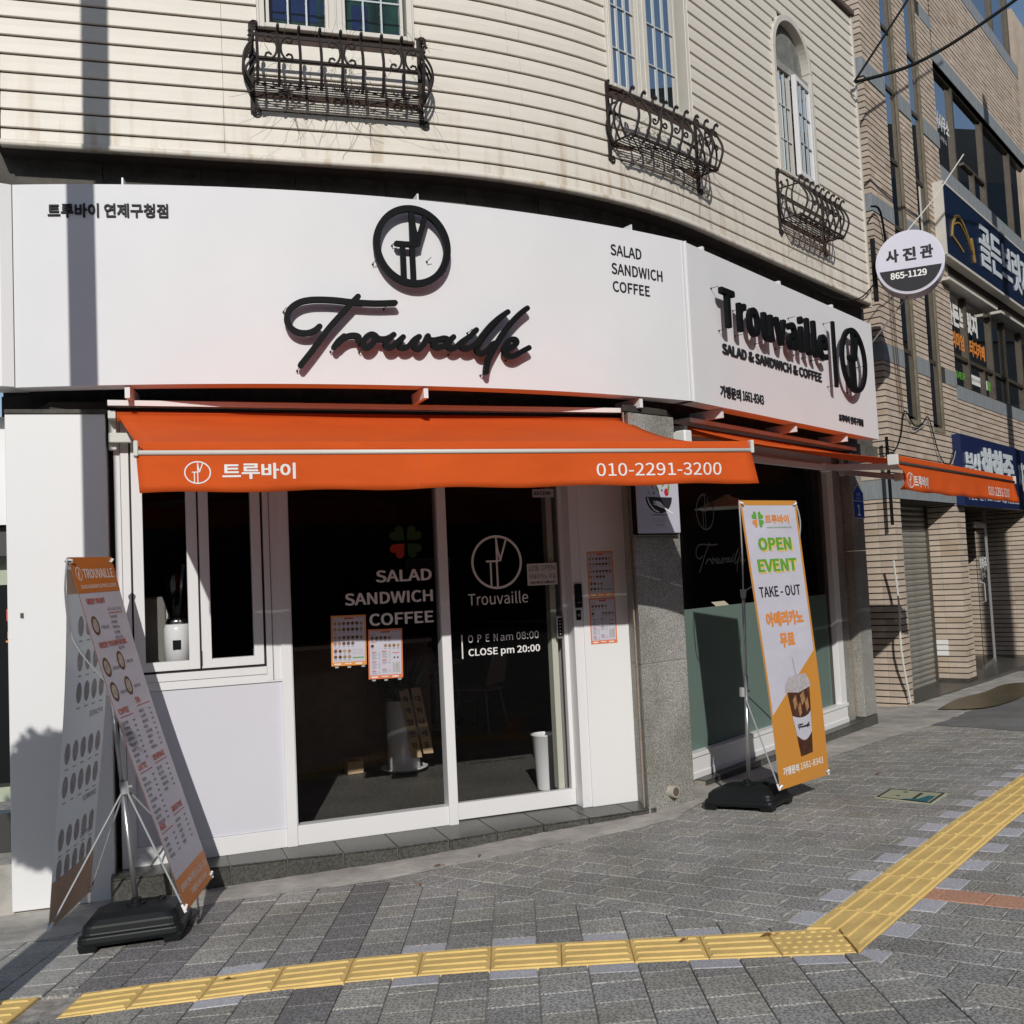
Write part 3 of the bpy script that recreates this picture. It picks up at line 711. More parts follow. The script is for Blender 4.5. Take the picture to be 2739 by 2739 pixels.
# granite corner pillar
SJ = plane(FR(2.896, 0, .0)[:2], (Vector(PF(0, 0, 0)[:2]) - Vector(FR(2.896, 0, 0)[:2])))
LJ = (Vector(PF(0, 0, 0)[:2]) - Vector(FR(2.896, 0, 0)[:2])).length
pp = [PF(0, 0)[:2], PF(.512, 0)[:2], RW(0, 0, -.11)[:2], FR(3.0, 0, -.3)[:2], FR(2.896, 0, 0)[:2]]
cc = Vector((sum(p[0] for p in pp) / 5, sum(p[1] for p in pp) / 5)); ins = [tuple(cc + (Vector(p) - cc) * .985) for p in pp]
for z0, z1 in ((-.32, .857), (.863, 1.765), (1.771, 2.655)):
    q = MB(); q.pxy(pp, z0, z1, GRAN); q.build('granite_block', cafe, bevel=.004)
q = MB(); q.pxy(ins, -.31, 2.65, GROUT); q.build('pillar_core', cafe)
q = MB(); q.sbox(SJ, LJ - .095, LJ - .065, -.3, 2.67, .012, .02, mat('sealant_brown', (.30, .24, .18), .8, var=.3, vscale=10)); q.build('sealant_strip', cafe)
q = MB(); c_ = PF(.24, -.055, .0)
u_ = Vector((.38, .349)).normalized(); n_ = Vector((u_.y, -u_.x, 0))
q.tube([Vector(c_) - n_ * .02, Vector(c_) + n_ * .05], .04, mat('pipe_cream', (.5, .47, .38), .6, var=.2, vscale=12), 16); q.tube([Vector(c_) + n_ * .0502, Vector(c_) + n_ * .051], .033, mat('pipe_dark', (.12, .10, .08), .8), 16); q.build('drain_pipe', cafe, smooth=False)

# right shop window: white sill panel, frosted film, white frame
sw = empty('side_window', (0, 0, 0)); sw.parent = cafe; sw.location = Vector(RW(1.6, ZF, 0)) - cafe.location
q = MB(); q.sbox(RW, -.06, 3.22, ZF, .050, -.12, 0, WHITE); q.sbox(RW, -.06, 3.22, .03, .062, -.12, .014, WHITE); q.sbox(RW, -.06, 3.22, ZF, -.09, -.12, .01, WHITE); q.build('sill_panel', sw, bevel=.002)
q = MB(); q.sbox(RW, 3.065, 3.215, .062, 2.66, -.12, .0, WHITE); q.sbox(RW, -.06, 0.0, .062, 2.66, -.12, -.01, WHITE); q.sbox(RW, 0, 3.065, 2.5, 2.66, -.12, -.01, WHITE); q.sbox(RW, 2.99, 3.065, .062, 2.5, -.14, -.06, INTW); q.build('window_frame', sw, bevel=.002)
q = MB(); q.quad(RW, -.01, 3.07, .06, 2.51, -.054, SIDEG); q.build('pane', sw)
FROST = mat('frosted_film', (.15, .215, .19), .5, spec=.2); q = MB(); q.sbox(RW, 0, 3.064, .062, 1.19, -.068, -.0615, FROST); q.build('frosted_film', sw)
FGL = off_n(RW, -.051); DKF = mat('dark_film', (.003, .003, .003), .9)
q = MB(); logo(q, FGL, .52, 1.99, .155, .013, -.0004, .0005, DKF); q.build('logo_sticker', sw)
q = MB()
for st in SCRIPT: q.stroke(FGL, [(.32 + (a - 1.58) * .56, 1.55 + (b_ - 3.0) * .56 ) for a, b_ in st], .012, 0, .0003, DKF, 3)
q.build('script_sticker', sw)

# pillar at the far end of the shop
q = MB(); q.sbox(RW, 3.22, 3.43, -.35, 2.67, -.3, -.005, GRAN); q.sbox(RW, 3.435, 3.77, -.35, -.12, -.5, .105, STEP); q.sbox(RW, 3.435, 3.77, -.115, 1.62, -.5, .10, GRAN); q.sbox(RW, 3.435, 3.77, 1.625, 2.67, -.5, .10, GRAN); q.build('end_pillar', cafe, bevel=.004)
q = MB(); q.sbox(RW, 3.432, 3.446, -.1, 2.66, .0, .018, mat('sealant_brown', (.3, .24, .18), .8)); q.build('sealant_strip', cafe)

# stone band behind the signs, block by block
BD = off_n(SD, -.19)
s = -.05; k = 0
while s < LT + .25:
    e = min(s + .62, LT + .3)
    for r_, (z0, z1) in enumerate(((2.66, 2.80), (2.80, 3.12), (3.12, 3.46), (3.46, 3.80), (3.80, 4.14), (4.14, 4.50))):
        sh = .31 if r_ % 2 else 0; q = MB(); q.sbox(BD, s + sh * .0 + .003, e - .003, z0 + .003, z1 - .003, -.15, rnd.uniform(0, .008) + (.05 if r_ == 0 else 0), DARKW, 4); q.build('stone_block', cafe)
    s = e
q = MB(); q.sbox(off_n(SD, -.2), -.05, LT + .25, 2.64, 4.5, -.3, -.006, GROUT, 24); q.build('band_core', cafe)
# ledge over the shop fronts
SOF = mat('soffit_dark', (.05, .042, .036), .8, var=.3, vscale=6)
P = [FR(-.95, 2.655, .02), FR(2.9, 2.655, .02), PF(0, 2.655, -.05), PF(.5, 2.655, -.05), RW(0, 2.655, .0), RW(3.8, 2.655, .0), RW(3.8, 2.655, -1.0), RW(0, 2.655, -1.), FR(2.4, 2.655, -1.2), FR(-1.3, 2.655, -1.0)]
q = MB(); n = len(P); q.add([(p[0], p[1], 2.675) for p in P] + [(p[0], p[1], 2.72) for p in P], [tuple(reversed(range(n))), tuple(range(n, 2 * n))] + [(i, (i + 1) % n, n + (i + 1) % n, n + i) for i in range(n)], SOF); q.build('ledge', cafe)

# ---- upper storey: clapboards one by one
wins = [(1.575, 2.645, 5.275, 9, 0), (4.262, 5.325, 5.275, 9, 0), (6.945, 7.835, 5.315, 6.56, .445)]
def holes(z):
    out = []
    for a, b_, z0, z1, r in wins:
        if z < z0: continue
        if z <= z1: out.append((a, b_))
        elif r and z - z1 < r: h = math.sqrt(r * r - (z - z1) ** 2); m_ = (a + b_) / 2; out.append((m_ - h, m_ + h))
    return out
SB = MB(); SB.sbox(SD, 0, LT, 4.36, 7.68, -.25, -.012, SIDEDARK, 60)
# dark sheathing with window openings left free
def sheath():
    q = MB(); z = 4.36
    zs = [4.36, 5.275, 5.315] + [6.56 + .0445 * i for i in range(0, 11)] + [7.69]
    for z0, z1 in zip(zs, zs[1:]):
        hs = holes((z0 + z1) / 2); a = 0
        for h0, h1 in hs + [(LT, LT)]:
            if h0 > a + .01: q.sbox(SD, a, h0, z0, z1, -.10, -.010, SIDEDARK, max(1, int((h0 - a) / .15)))
            a = h1
    q.build('sheathing', cafe)
sheath()
def board(a, b_, z0, z1, o0=.010, o1=.001):
    n = max(1, int((b_ - a) / .15)); vs = []; fs = []; q = MB()
    zm = z0 + .012
    prof = [(z0, -.009), (z0, o0 - .004), (z0 + .004, o0), (zm + .05, o0 * .75), (z1, o1), (z1, -.009)]; K = len(prof)
    for i in range(n + 1):
        s = a + (b_ - a) * i / n; vs += [SD(s, z, o) for z, o in prof]
    for i in range(n):
        for j in range(K): fs.append((K * i + j, K * i + (j + 1) % K, K * (i + 1) + (j + 1) % K, K * (i + 1) + j))
    fs += [tuple(reversed(range(K))), tuple(K * n + j for j in range(K))]
    q.add(vs, fs, SIDING); q.build('siding_board', cafe)
PITCH = .1195; row = 0; z = 4.476
zz0 = [4.392] + [4.476 + PITCH * i for i in range(27)]
for r_, z0 in enumerate(zz0):
    z1 = (zz0[r_ + 1] if r_ + 1 < len(zz0) else 7.70) - .012
    hs = holes((z0 + z1) / 2)
    if not hs and z1 > 5.2 and z0 < 5.3: hs = holes(z1)
    a = 0.; segs = []
    for h0, h1 in hs + [(LT, LT)]:
        segs.append((a, h0)); a = h1
    js = [1.345 if r_ < 9 else 1.2, 3.35 + .1 * (r_ % 2), 6.15 + .1 * (r_ % 2)]
    for a, b_ in segs:
        cuts = [a] + [j for j in js if a + .1 < j < b_ - .1] + [b_]
        for c0, c1 in zip(cuts, cuts[1:]):
            if c1 - c0 > .01: board(c0 + .001, c1 - .001, z0, z1)
# rolled bottom edge of the cladding and the dark soffit behind it
q = MB(); prof = [(4.392, .012), (4.39, .026), (4.375, .034), (4.358, .030), (4.35, .018), (4.35, -.02), (4.37, -.02)]; vs = []; fs = []; n = 60; K = len(prof)
for i in range(n + 1): vs += [SD(LT * i / n, z, o) for z, o in prof]
for i in range(n): fs += [(K * i + j, K * i + j + 1, K * (i + 1) + j + 1, K * (i + 1) + j) for j in range(K - 1)]
q.add(vs, fs, SIDING); q.build('bottom_trim', cafe, smooth=True)
q = MB(); q.sbox(SD, 0, LT, 4.352, 4.39, -.6, -.02, SOF, 60); q.build('soffit', cafe)
q = MB(); q.sbox(SD, LT, LT + .035, 4.33, 7.7, -.1, .022, WFRAME); q.build('corner_trim', cafe)
q = MB(); q.sbox(SD, -.02, LT + .03, 7.69, 7.74, -.4, .05, mat('roof_edge_brown', (.12, .09, .07), .7, var=.3), 60); q.build('roof_edge', cafe)
q = MB(); q.sbox(SD, -.03, 0, 4.36, 7.7, -.4, .01, SIDEDARK); q.build('left_corner_trim', cafe)

CURT = mat('curtain_teal', (.08, .20, .19), .8, var=.8, vscale=5, stretch=(3, 3, .4)); CURB = mat('curtain_blue', (.04, .09, .5), .7, var=.5, vscale=6)
CURG = mat('curtain_grey', (.17, .19, .20), .8, var=.9, vscale=6, stretch=(4, 4, .3))
MUN = mat('muntin_pale', (.48, .54, .56), .4)
def sash_unit(par, F, g0, g1, z0, z1, zh, fr=.022, m=None, name='sash', pane=UGLASS, nv=2):
    m = m or WFRAME
    q = MB(); q.sbox(F, g0 - fr, g0, z0 - fr, z1, -.05, -.005, m); q.sbox(F, g1, g1 + fr, z0 - fr, z1, -.05, -.005, m); q.sbox(F, g0, g1, z0 - fr, z0, -.05, -.005, m); q.build(name, par, bevel=.002)
    q = MB(); q.sbox(F, g0, g1, z0, z1, -.036, -.030, pane); q.build('pane', par)
    for k in range(nv):
        s = g0 + (g1 - g0) * (k + 1) / (nv + 1); q = MB(); q.sbox(F, s - .0055, s + .0055, z0, z1, -.030, -.018, MUN); q.build('muntin', par)
    for z in zh:
        q = MB(); q.sbox(F, g0, g1, z - .0055, z + .0055, -.030, -.0185, MUN); q.build('muntin', par)
def upper_window(a, b_, z0, z1, panes, zh, cur):
    F, L = chord(SD, a, b_), 0
    ch = (Vector(SD(b_, 0)[:2]) - Vector(SD(a, 0)[:2])).length; k = ch / (b_ - a); sag = .012
    F = off_n(chord(SD, a, b_), sag) if False else chord(SD, a, b_)
    w_ = empty('upper_window', (0, 0, 0)); w_.parent = cafe; w_.location = Vector(F(ch / 2, z0, 0)) - cafe.location
    X = lambda s: (s - a) * k
    q = MB(); q.sbox(F, 0, .052, z0, z1, -.12, .03, WFRAME); q.sbox(F, ch - .052, ch, z0, z1, -.12, .03, WFRAME); q.sbox(F, .052, ch - .052, z0, z0 + .03, -.12, .035, WFRAME)
    q.sbox(F, .012, .018, z0, z1, .03, .036, WFRAME); q.sbox(F, ch - .018, ch - .012, z0, z1, .03, .036, WFRAME)
    m0, m1 = X(panes[0][1]) + .022, X(panes[1][0]) - .022
    q.sbox(F, m0, m1, z0 + .03, z1, -.06, .012, WFRAME); q.sbox(F, (m0 + m1) / 2 - .008, (m0 + m1) / 2 + .008, z0 + .03, z1, .012, .022, WFRAME); q.build('casing', w_, bevel=.003)
    for g0, g1 in panes: sash_unit(w_, F, X(g0), X(g1), z0 + .055, z1, zh)
    q = MB(); q.quad(F, 0, ch, z0, z1, -.16, cur); 
    if cur is CURT:
        for (s0, s1, za, zb_) in ((.10, .42, 5.44, 5.62), (.66, .78, 5.42, 5.60), (.98, 1.05, 5.33, 5.43), (.45, .5, 5.5, 5.6)): q.quad(F, s0, s1, za, zb_, -.155, CURB)
        q.quad(F, .97, 1.06, 5.32, 5.325, -.15, WPRINT)
    q.build('curtain', w_)
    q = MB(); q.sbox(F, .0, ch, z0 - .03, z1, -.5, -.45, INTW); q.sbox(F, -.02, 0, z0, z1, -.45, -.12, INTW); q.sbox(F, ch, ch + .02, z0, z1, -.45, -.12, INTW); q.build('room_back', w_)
    return w_
upper_window(1.575, 2.645, 5.275, 7.66, ((1.66, 2.035), (2.172, 2.552)), (5.56, 5.92, 6.28, 6.64, 7.0), CURT)
upper_window(4.262, 5.325, 5.275, 7.66, ((4.345, 4.645), (4.80, 5.16)), (5.635, 5.985, 6.335, 6.685, 7.035), CURG)
# arched window with one sash swung open
a, b_ = 6.945, 7.835; F = chord(SD, a, b_); ch = b_ - a; w_ = empty('arched_window', (0, 0, 0)); w_.parent = cafe; w_.location = Vector(F(ch / 2, 5.315, 0)) - cafe.location
q = MB(); q.sbox(F, 0, .055, 5.315, 6.56, -.14, .03, WFRAME); q.sbox(F, ch - .055, ch, 5.315, 6.56, -.14, .03, WFRAME); q.sbox(F, .055, ch - .055, 5.315, 5.345, -.14, .03, WFRAME)
vs = []; fs = []; n = 24
for i in range(n + 1):
    t = math.pi * i / n
    for r, o in ((.445, -.14), (.445, .03), (.385, .03), (.385, -.14)): vs.append(F(ch / 2 - r * math.cos(t), 6.56 + r * math.sin(t), o))
for i in range(n): fs += [(4 * i + j, 4 * i + 4 + j, 4 * i + 4 + (j + 1) % 4, 4 * i + (j + 1) % 4) for j in range(4)]
q.add(vs, fs, WFRAME); q.build('casing', w_, bevel=.003)
q = MB(); q.sbox(F, .055, ch - .055, 6.40, 6.47, -.1, .0, mat('grey_transom', (.32, .31, .29), .7, var=.3, vscale=8)); q.build('transom', w_)
q = MB(); pts = [(ch / 2 - .385 * math.cos(math.pi * i / 20), 6.56 + .385 * math.sin(math.pi * i / 20)) for i in range(21)] + [(ch - .055, 6.47), (.055, 6.47)]
q.poly(F, pts[::-1], -.06, mat('peeling_fanlight', (.19, .195, .18), .7, var=.35, vscale=9, bump=.5, bscale=14)); q.build('fanlight', w_)
sash_unit(w_, F, .095, .40, 5.36, 6.40, (5.7, 6.05), pane=UGLASS)
SH = Vector(F(ch - .075, 0, -.0)[:2]); 
ux = Vector((F(1, 0)[0] - F(0, 0)[0], F(1, 0)[1] - F(0, 0)[1])); ang = math.atan2(ux.y, ux.x) + math.pi + R(5)
Fo = plane(SH, (-math.cos(ang), -math.sin(ang)))
Fo2 = lambda s, z, off=0.: Fo(s - .45, z, off + .03)
q = MB(); q.sbox(Fo2, 0, .05, 5.36, 6.38, -.045, 0, WHITE); q.sbox(Fo2, .40, .45, 5.36, 6.38, -.045, 0, WHITE); q.sbox(Fo2, .05, .40, 5.36, 5.41, -.045, 0, WHITE); q.sbox(Fo2, .05, .40, 6.33, 6.38, -.045, 0, WHITE); q.build('open_sash', w_, bevel=.003)
q = MB(); q.sbox(Fo2, .05, .40, 5.41, 6.33, -.028, -.02, UGLASS); q.build('pane', w_)
for s in (.165, .285): q = MB(); q.sbox(Fo2, s - .006, s + .006, 5.41, 6.33, -.019, -.008, MUN); q.build('muntin', w_)
for z in (5.72, 6.02): q = MB(); q.sbox(Fo2, .05, .40, z - .006, z + .006, -.0185, -.0085, MUN); q.build('muntin', w_)
q = MB(); q.quad(F, 0, ch, 5.3, 6.5, -.2, CURG); q.build('curtain', w_)
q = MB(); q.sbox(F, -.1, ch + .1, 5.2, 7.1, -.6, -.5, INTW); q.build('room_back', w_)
# body of the building behind, so that no light leaks through
q = MB(); pts = [SD(LT * i / 20, 0, -1.2)[:2] for i in range(21)] + [(-1, 17), (-5.5, 12), (-3.4, 6.6)]
n = len(pts); q.add([(x, y, 4.5) for x, y in pts] + [(x, y, 7.72) for x, y in pts], [tuple(reversed(range(n))), tuple(range(n, 2 * n))] + [(i, (i + 1) % n, n + (i + 1) % n, n + i) for i in range(n)], INTW); q.build('upper_core', cafe)

# ---- interior shell
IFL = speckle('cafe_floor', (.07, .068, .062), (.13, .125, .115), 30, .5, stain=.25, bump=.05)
fl = [FR(-.62, 0, -.09)[:2], FR(2.9, 0, -.09)[:2], RW(0, 0, -.1)[:2], RW(3.25, 0, -.1)[:2], RW(3.3, 0, -5.2)[:2], (-1.6, 14.4), FR(-.62, 0, -6.2)[:2]]
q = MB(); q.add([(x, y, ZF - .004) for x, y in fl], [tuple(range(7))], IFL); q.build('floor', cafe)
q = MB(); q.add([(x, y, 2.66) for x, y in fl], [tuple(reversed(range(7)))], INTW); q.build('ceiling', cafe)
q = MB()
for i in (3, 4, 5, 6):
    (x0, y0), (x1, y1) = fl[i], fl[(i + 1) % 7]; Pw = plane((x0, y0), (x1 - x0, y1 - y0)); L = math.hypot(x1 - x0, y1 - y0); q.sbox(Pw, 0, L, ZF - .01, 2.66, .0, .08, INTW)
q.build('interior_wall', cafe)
# ---------------------------------------------------------------- SIGNS ON THE CAFE
ZB, ZT = 2.78, 4.011
t = empty('front_signboard', ARC(2.3, ZB, 0), label='long white curved signboard with black script name and round logo over the cafe door', cat='signboard')
LA_ = 4.69
q = MB(); q.sbox(ARC, 0, LA_, ZB, ZT, -.14, 0, SIGNW, 48); q.build('panel', t)
q = MB(); q.sbox(ARC, LA_, LA_ + .012, ZB - .004, ZT + .004, -.14, .006, WHITE); q.build('edge_trim', t)
for s in (.62, 2.45, 4.15):
    q = MB(); q.sbox(ARC, s, s + .03, ZB - .075, ZB - .004, -.30, -.02, SIGNW); q.sbox(ARC, s + .01, s + .02, ZT + .001, ZT + .05, -.13, -.02, WHITE); q.build('bracket', t)
q = MB(); text(q, ARC, '트루바이 연제구청점', .207, .90, 3.806, 3.889, .001, BLKP, .008, bold=.02, box=True); q.build('lettering', t)
for (w_, a, b_, z0, z1) in (('SALAD', 3.937, 4.224, 3.799, 3.877), ('SANDWICH', 3.937, 4.424, 3.661, 3.74), ('COFFEE', 3.940, 4.287, 3.532, 3.608)):
    q = MB(); text(q, ARC, w_, a, b_, z0, z1, .001, BLKP, .006, bold=.004); q.build('lettering', t)
q = MB()
for i, st in enumerate(SCRIPT): q.stroke(ARC, st, .036, .045 + .0003 * (i % 4), .075 + .0013 * (i % 6), BLK, 5)
q.build('script_name', t)
q = MB(); q.ring(ARC, 2.390, 3.676, .2545, .2665, .0425, .045, .076, BLK, 64)
for k, st in enumerate(LOGO): q.stroke(ARC, [(2.388 + a * .248, 3.676 + b_ * .262) for a, b_ in st], .033, .0453, .0735 - .0014 * (k % 3), BLK, 3)
q.build('round_logo', t)
q = MB(); WR = mat('mounting_wire', (.03, .03, .03), .6)
for s, z in ((1.57, 3.23), (1.64, 2.86), (1.85, 2.985), (2.03, 3.03), (2.2, 3.27), (2.62, 2.99), (2.84, 2.86), (3.03, 2.97), (2.76, 3.14), (2.14, 3.56), (2.27, 3.69), (2.60, 3.52), (2.5, 3.6), (2.03, 2.985)):
    q.tube([ARC(s, z, 0), ARC(s - .003, z - .002, .03), ARC(s + .018, z + .018, .05)], .0025, WR, 5); q.tube([ARC(s, z, 0), ARC(s, z, .008)], .007, WR, 6)
q.build('mounting_wires', t)

t = empty('side_signboard', SRT(2, ZB, 0), label='straight white signboard with bold black raised name and round logo over the side window', cat='signboard')
q = MB(); q.sbox(SRT, .006, 3.975, ZB, ZT, -.14, 0, SIGNW, 1); q.build('panel', t)
for s in (.55, 1.95, 3.15):
    q = MB(); q.sbox(SRT, s, s + .03, ZB - .075, ZB - .004, -.32, -.03, SIGNW); q.sbox(SRT, s - .2, s - .17, ZT + .001, ZT + .035, -.13, -.01, WHITE); q.build('bracket', t)
q = MB(); text(q, SRT, 'Trouvaille', .435, 2.50, 3.39, 3.73, .066, BLK, .100, bold=.022, spacing=1.08, res=4); q.build('raised_name', t)
q = MB(); text(q, SRT, 'SALAD & SANDWICH & COFFEE', .562, 2.525, 3.214, 3.306, .001, BLKP, .01, bold=.024); q.build('lettering', t)
q = MB(); q.sbox(SRT, 2.655, 2.705, 3.175, 3.81, .075, .1, BLK); q.build('divider_bar', t)
q = MB(); q.ring(SRT, 3.160, 3.497, .325, .325, .052, .075, .106, BLK, 64)
for k, st in enumerate(LOGO): q.stroke(SRT, [(3.160 + a * .31, 3.497 + b_ * .32) for a, b_ in st], .046, .0755, .1035 - .0014 * (k % 3), BLK, 3)
q.build('round_logo', t)
q = MB(); text(q, SRT, '가맹문의', .488, .83, 2.864, 2.955, .001, BLKP, .007, bold=.022, box=True); text(q, SRT, '1661-8343', .87, 1.252, 2.873, 2.955, .001, BLKP, .007, bold=.01); q.build('lettering', t)
q = MB(); text(q, SRT, '트루바이 연제구청점', 2.905, 3.535, 2.882, 2.952, .001, BLKP, .007, bold=.03, box=True); q.build('lettering', t)
q = MB()
for s, z in ((.43, 3.72), (.52, 3.395), (.80, 3.395), (.78, 3.6), (1.15, 3.38), (1.35, 3.61), (1.55, 3.395), (1.86, 3.72), (1.93, 3.395), (2.1, 3.39), (2.3, 3.39), (2.66, 3.8), (2.67, 3.19), (2.85, 3.5), (3.47, 3.48), (3.16, 3.19)):
    q.tube([SRT(s, z, 0), SRT(s, z + .003, .068)], .0025, WR, 5); q.tube([SRT(s, z, 0), SRT(s, z, .01)], .007, WR, 6)
q.build('mounting_wires', t)

# neighbouring sign that starts left of the frame
NS = plane((-3.95, 5.60), (1.015, .285))
t = empty('neighbour_signboard', (-3.4, 5.8, ZB), label='end of a plain white signboard beside the left edge of the curved sign', cat='signboard')
q = MB(); q.pxy([(-3.95, 5.655), (-2.966, 5.925), (-2.912, 5.962), (-2.912, 6.15), (-3.95, 5.95)], ZB + .005, ZT, WHITE); q.build('panel', t)

# ---------------------------------------------------------------- AWNINGS
def awning(F, L, WF, ws, label, ph, kr, rg, x0=0, x1=None, curl=0, barm=None):
    """F: front edge surface, WF: wall surface, ws: start along the wall"""
    x1 = L if x1 is None else x1; m0 = F(L / 2, 2.02, -.7)
    t = empty('orange_awning', m0, label=label, cat='awning', group='orange retractable awnings of the cafe')
    ZBAR, ZR = 2.235, 2.645
    a0, a1 = Vector(F(0, ZBAR, 0)), Vector(F(L, ZBAR, 0)); w0, w1 = Vector(WF(ws, ZR, .12)), Vector(WF(ws + L, ZR, .12))
    def P(u, v, d=0.):              # canopy: u along, v from wall to bar, with sag
        p = (w0 * (1 - u) + w1 * u) * (1 - v) + (a0 * (1 - u) + a1 * u) * v
        p.z += -.05 * math.sin(math.pi * v ** .8) + .010 * math.sin(u * 9 + 1) * math.sin(math.pi * v) - .006 * math.sin(u * 31 + v * 5) * math.sin(math.pi * v) + d
        pinch = .03 * math.sin(math.pi * v); return p + (a1 - a0).normalized() * (pinch * (1 - 2 * u))
    n, k = 36, 14; q = MB(); vs = [P(i / n, j / k) for j in range(k + 1) for i in range(n + 1)]
    q.add(vs, [(j * (n + 1) + i, j * (n + 1) + i + 1, (j + 1) * (n + 1) + i + 1, (j + 1) * (n + 1) + i) for j in range(k) for i in range(n)], ORANGE); o = q.build('canopy', t, smooth=True)
    sm = o.modifiers.new('thick', 'SOLIDIFY'); sm.thickness = .0025
    # front profile wrapped in the cloth, pale rod, end caps
    q = MB(); q.sbox(F, .03, L - .01, 2.226, 2.268, -.035, .002, ORANGE); q.build('front_profile_cover', t, bevel=.006, bseg=2)
    q = MB(); q.tube([F(-.005, 2.213, .006), F(L + .012, 2.213, .006)], .0125, barm or CREAMP, 12); q.build('front_bar', t, smooth=True)
    for s in (-.012, L - .008):
        q = MB(); q.sbox(F, s, s + .022, 2.195, 2.272, -.055, .022, CREAMP); q.build('end_cap', t, bevel=.004)
    # valance with gentle waves
    def V(s, z):
        d = (2.20 - z) / .185; e = curl
        lean = .010 * math.sin(s * 5.1) * d + .006 * math.sin(s * 13 + 1) * d
        s2 = s + (.012 * d if s < .2 else 0)
        if s < .12: lean += (.12 - s) * e * math.sin(d * 3.1)
        if s > L - .15: lean += (s - L + .15) * (.25) * d; s2 += (s - L + .15) * .12 * d
        return F(s2, z, lean + .004)
    n, k = 60, 6; q = MB(); vs = [V(x0 + (x1 - x0) * i / n, 2.228 - (.213 - .005 * math.sin(i * .5)) * j / k) for j in range(k + 1) for i in range(n + 1)]
    q.add(vs, [(j * (n + 1) + i, j * (n + 1) + i + 1, (j + 1) * (n + 1) + i + 1, (j + 1) * (n + 1) + i) for j in range(k) for i in range(n)], ORANGE); o = q.build('valance', t, smooth=True)
    sm = o.modifiers.new('thick', 'SOLIDIFY'); sm.thickness = .002
    LF = lambda s, z, off=0.: (lambda p: tuple(Vector(p) + Vector(F(0, 0, 1)) * 0 + (Vector(F(0, 0, .0035 + off)) - Vector(F(0, 0, 0)))))(V(s, z))
    q = MB(); logo(q, LF, rg[0], rg[1], .057, .0062, 0, .0006, WPRINT, rg[2]); q.build('logo_print', t)
    q = MB(); text(q, LF, '트루바이', kr[0], kr[1], kr[2], kr[3], .0004, WPRINT, bold=.022, box=True); q.build('lettering', t)
    q = MB(); text(q, LF, '010-2291-3200', ph[0], ph[1], ph[2], ph[3], .0004, WPRINT, bold=.004); q.build('lettering', t)
    q = MB(); f1 = .405
    vs = [V(x0 + (x1 - x0) * f1 + d_, 2.222 - .200 * j / 6) for j in range(7) for d_ in (0, .004)]; vs = [tuple(Vector(p) + (Vector(F(0, 0, .003)) - Vector(F(0, 0, 0)))) for p in vs]
    q.add(vs, [(2 * j, 2 * j + 1, 2 * j + 3, 2 * j + 2) for j in range(6)], mat('seam_orange', (.55, .09, .02), .8)); q.build('seam', t)
    # roller, hood strip, arms
    q = MB(); q.tube([w0 + Vector((0, 0, -.03)), w1 + Vector((0, 0, -.03))], .035, ORANGE, 14); q.build('roller', t, smooth=True)
    q = MB(); q.sbox(WF, ws - .05, ws + L + .05, 2.69, 2.705, -.02, .2, WALU); q.sbox(WF, ws - .05, ws + L + .05, 2.672, 2.69, .185, .2, WALU); q.build('hood_strip', t)
    q = MB(); q.sbox(WF, ws - .02, ws + L + .02, 2.47, 2.51, .02, .06, WALU); q.build('torsion_bar', t)
    for s in (ws - .05, ws + L + .005):
        q = MB(); q.sbox(WF, s, s + .045, 2.42, 2.66, .01, .055, CREAMP); q.sbox(WF, s, s + .045, 2.60, 2.65, .055, .15, CREAMP); q.sbox(WF, s + .0, s + .14, 2.46, 2.52, .056, .1, CREAMP); q.build('wall_bracket', t, bevel=.004)
    for sg, s in ((1, .18), (-1, L - .18)):
        p0 = Vector(WF(ws + s, 2.45, .09)); p2 = Vector(F(s + sg * .05, 2.20, -.03)); mid = (p0 + p2) / 2 + (a1 - a0).normalized() * sg * .62 + Vector((0, 0, -.03))
        q = MB()
        for A, B_ in ((p0, mid), (mid, p2)):
            d = (B_ - A).normalized(); sd = d.cross(Vector((0, 0, 1))).normalized() * .016; uz = Vector((0, 0, .026))
            q.hexa([A - sd - uz, B_ - sd - uz, B_ + sd - uz, A + sd - uz, A - sd + uz, B_ - sd + uz, B_ + sd + uz, A + sd + uz], WALU)
        q.box(tuple(mid), (.06, .06, .075), WALU, math.atan2((a1 - a0).y, (a1 - a0).x)); q.build('folding_arm', t, bevel=.004)
    return t
awning(AW1, 3.455, FR, -.57, 'orange awning over the cafe entrance with its white phone number facing the camera', (2.440, 3.247, 2.068, 2.141), (.405, .762, 2.079, 2.157), (.2845, 2.113, 1.12))
awning(AW2, 3.42, RW, -.05, 'orange awning over the side window, its front edge seen at a steep angle', (2.43, 3.21, 2.055, 2.135), (.35, .71, 2.05, 2.135), (.275, 2.095, 1.4), curl=.5, barm=mat('profile_dark', (.05, .035, .03), .5))
t = empty('awning_motor_box', PF(.53, 2.45, .05), label='small white plastic box with a hanging pull eye at the corner above the granite pillar', cat='motor box')
q = MB(); q.sbox(PF, .515, .60, 2.44, 2.55, .0, .10, WHITE); q.build('housing', t, bevel=.012, bseg=3)
q = MB(); q.tube([PF(.57, 2.44, .05), PF(.60, 2.34, .06)], .009, WHITE, 8); q.build('pull_eye', t)
q = MB(); q.sbox(PF, .505, .515, 2.42, 2.54, -.02, .09, CREAMP); q.build('back_plate', t)
ac = MB()

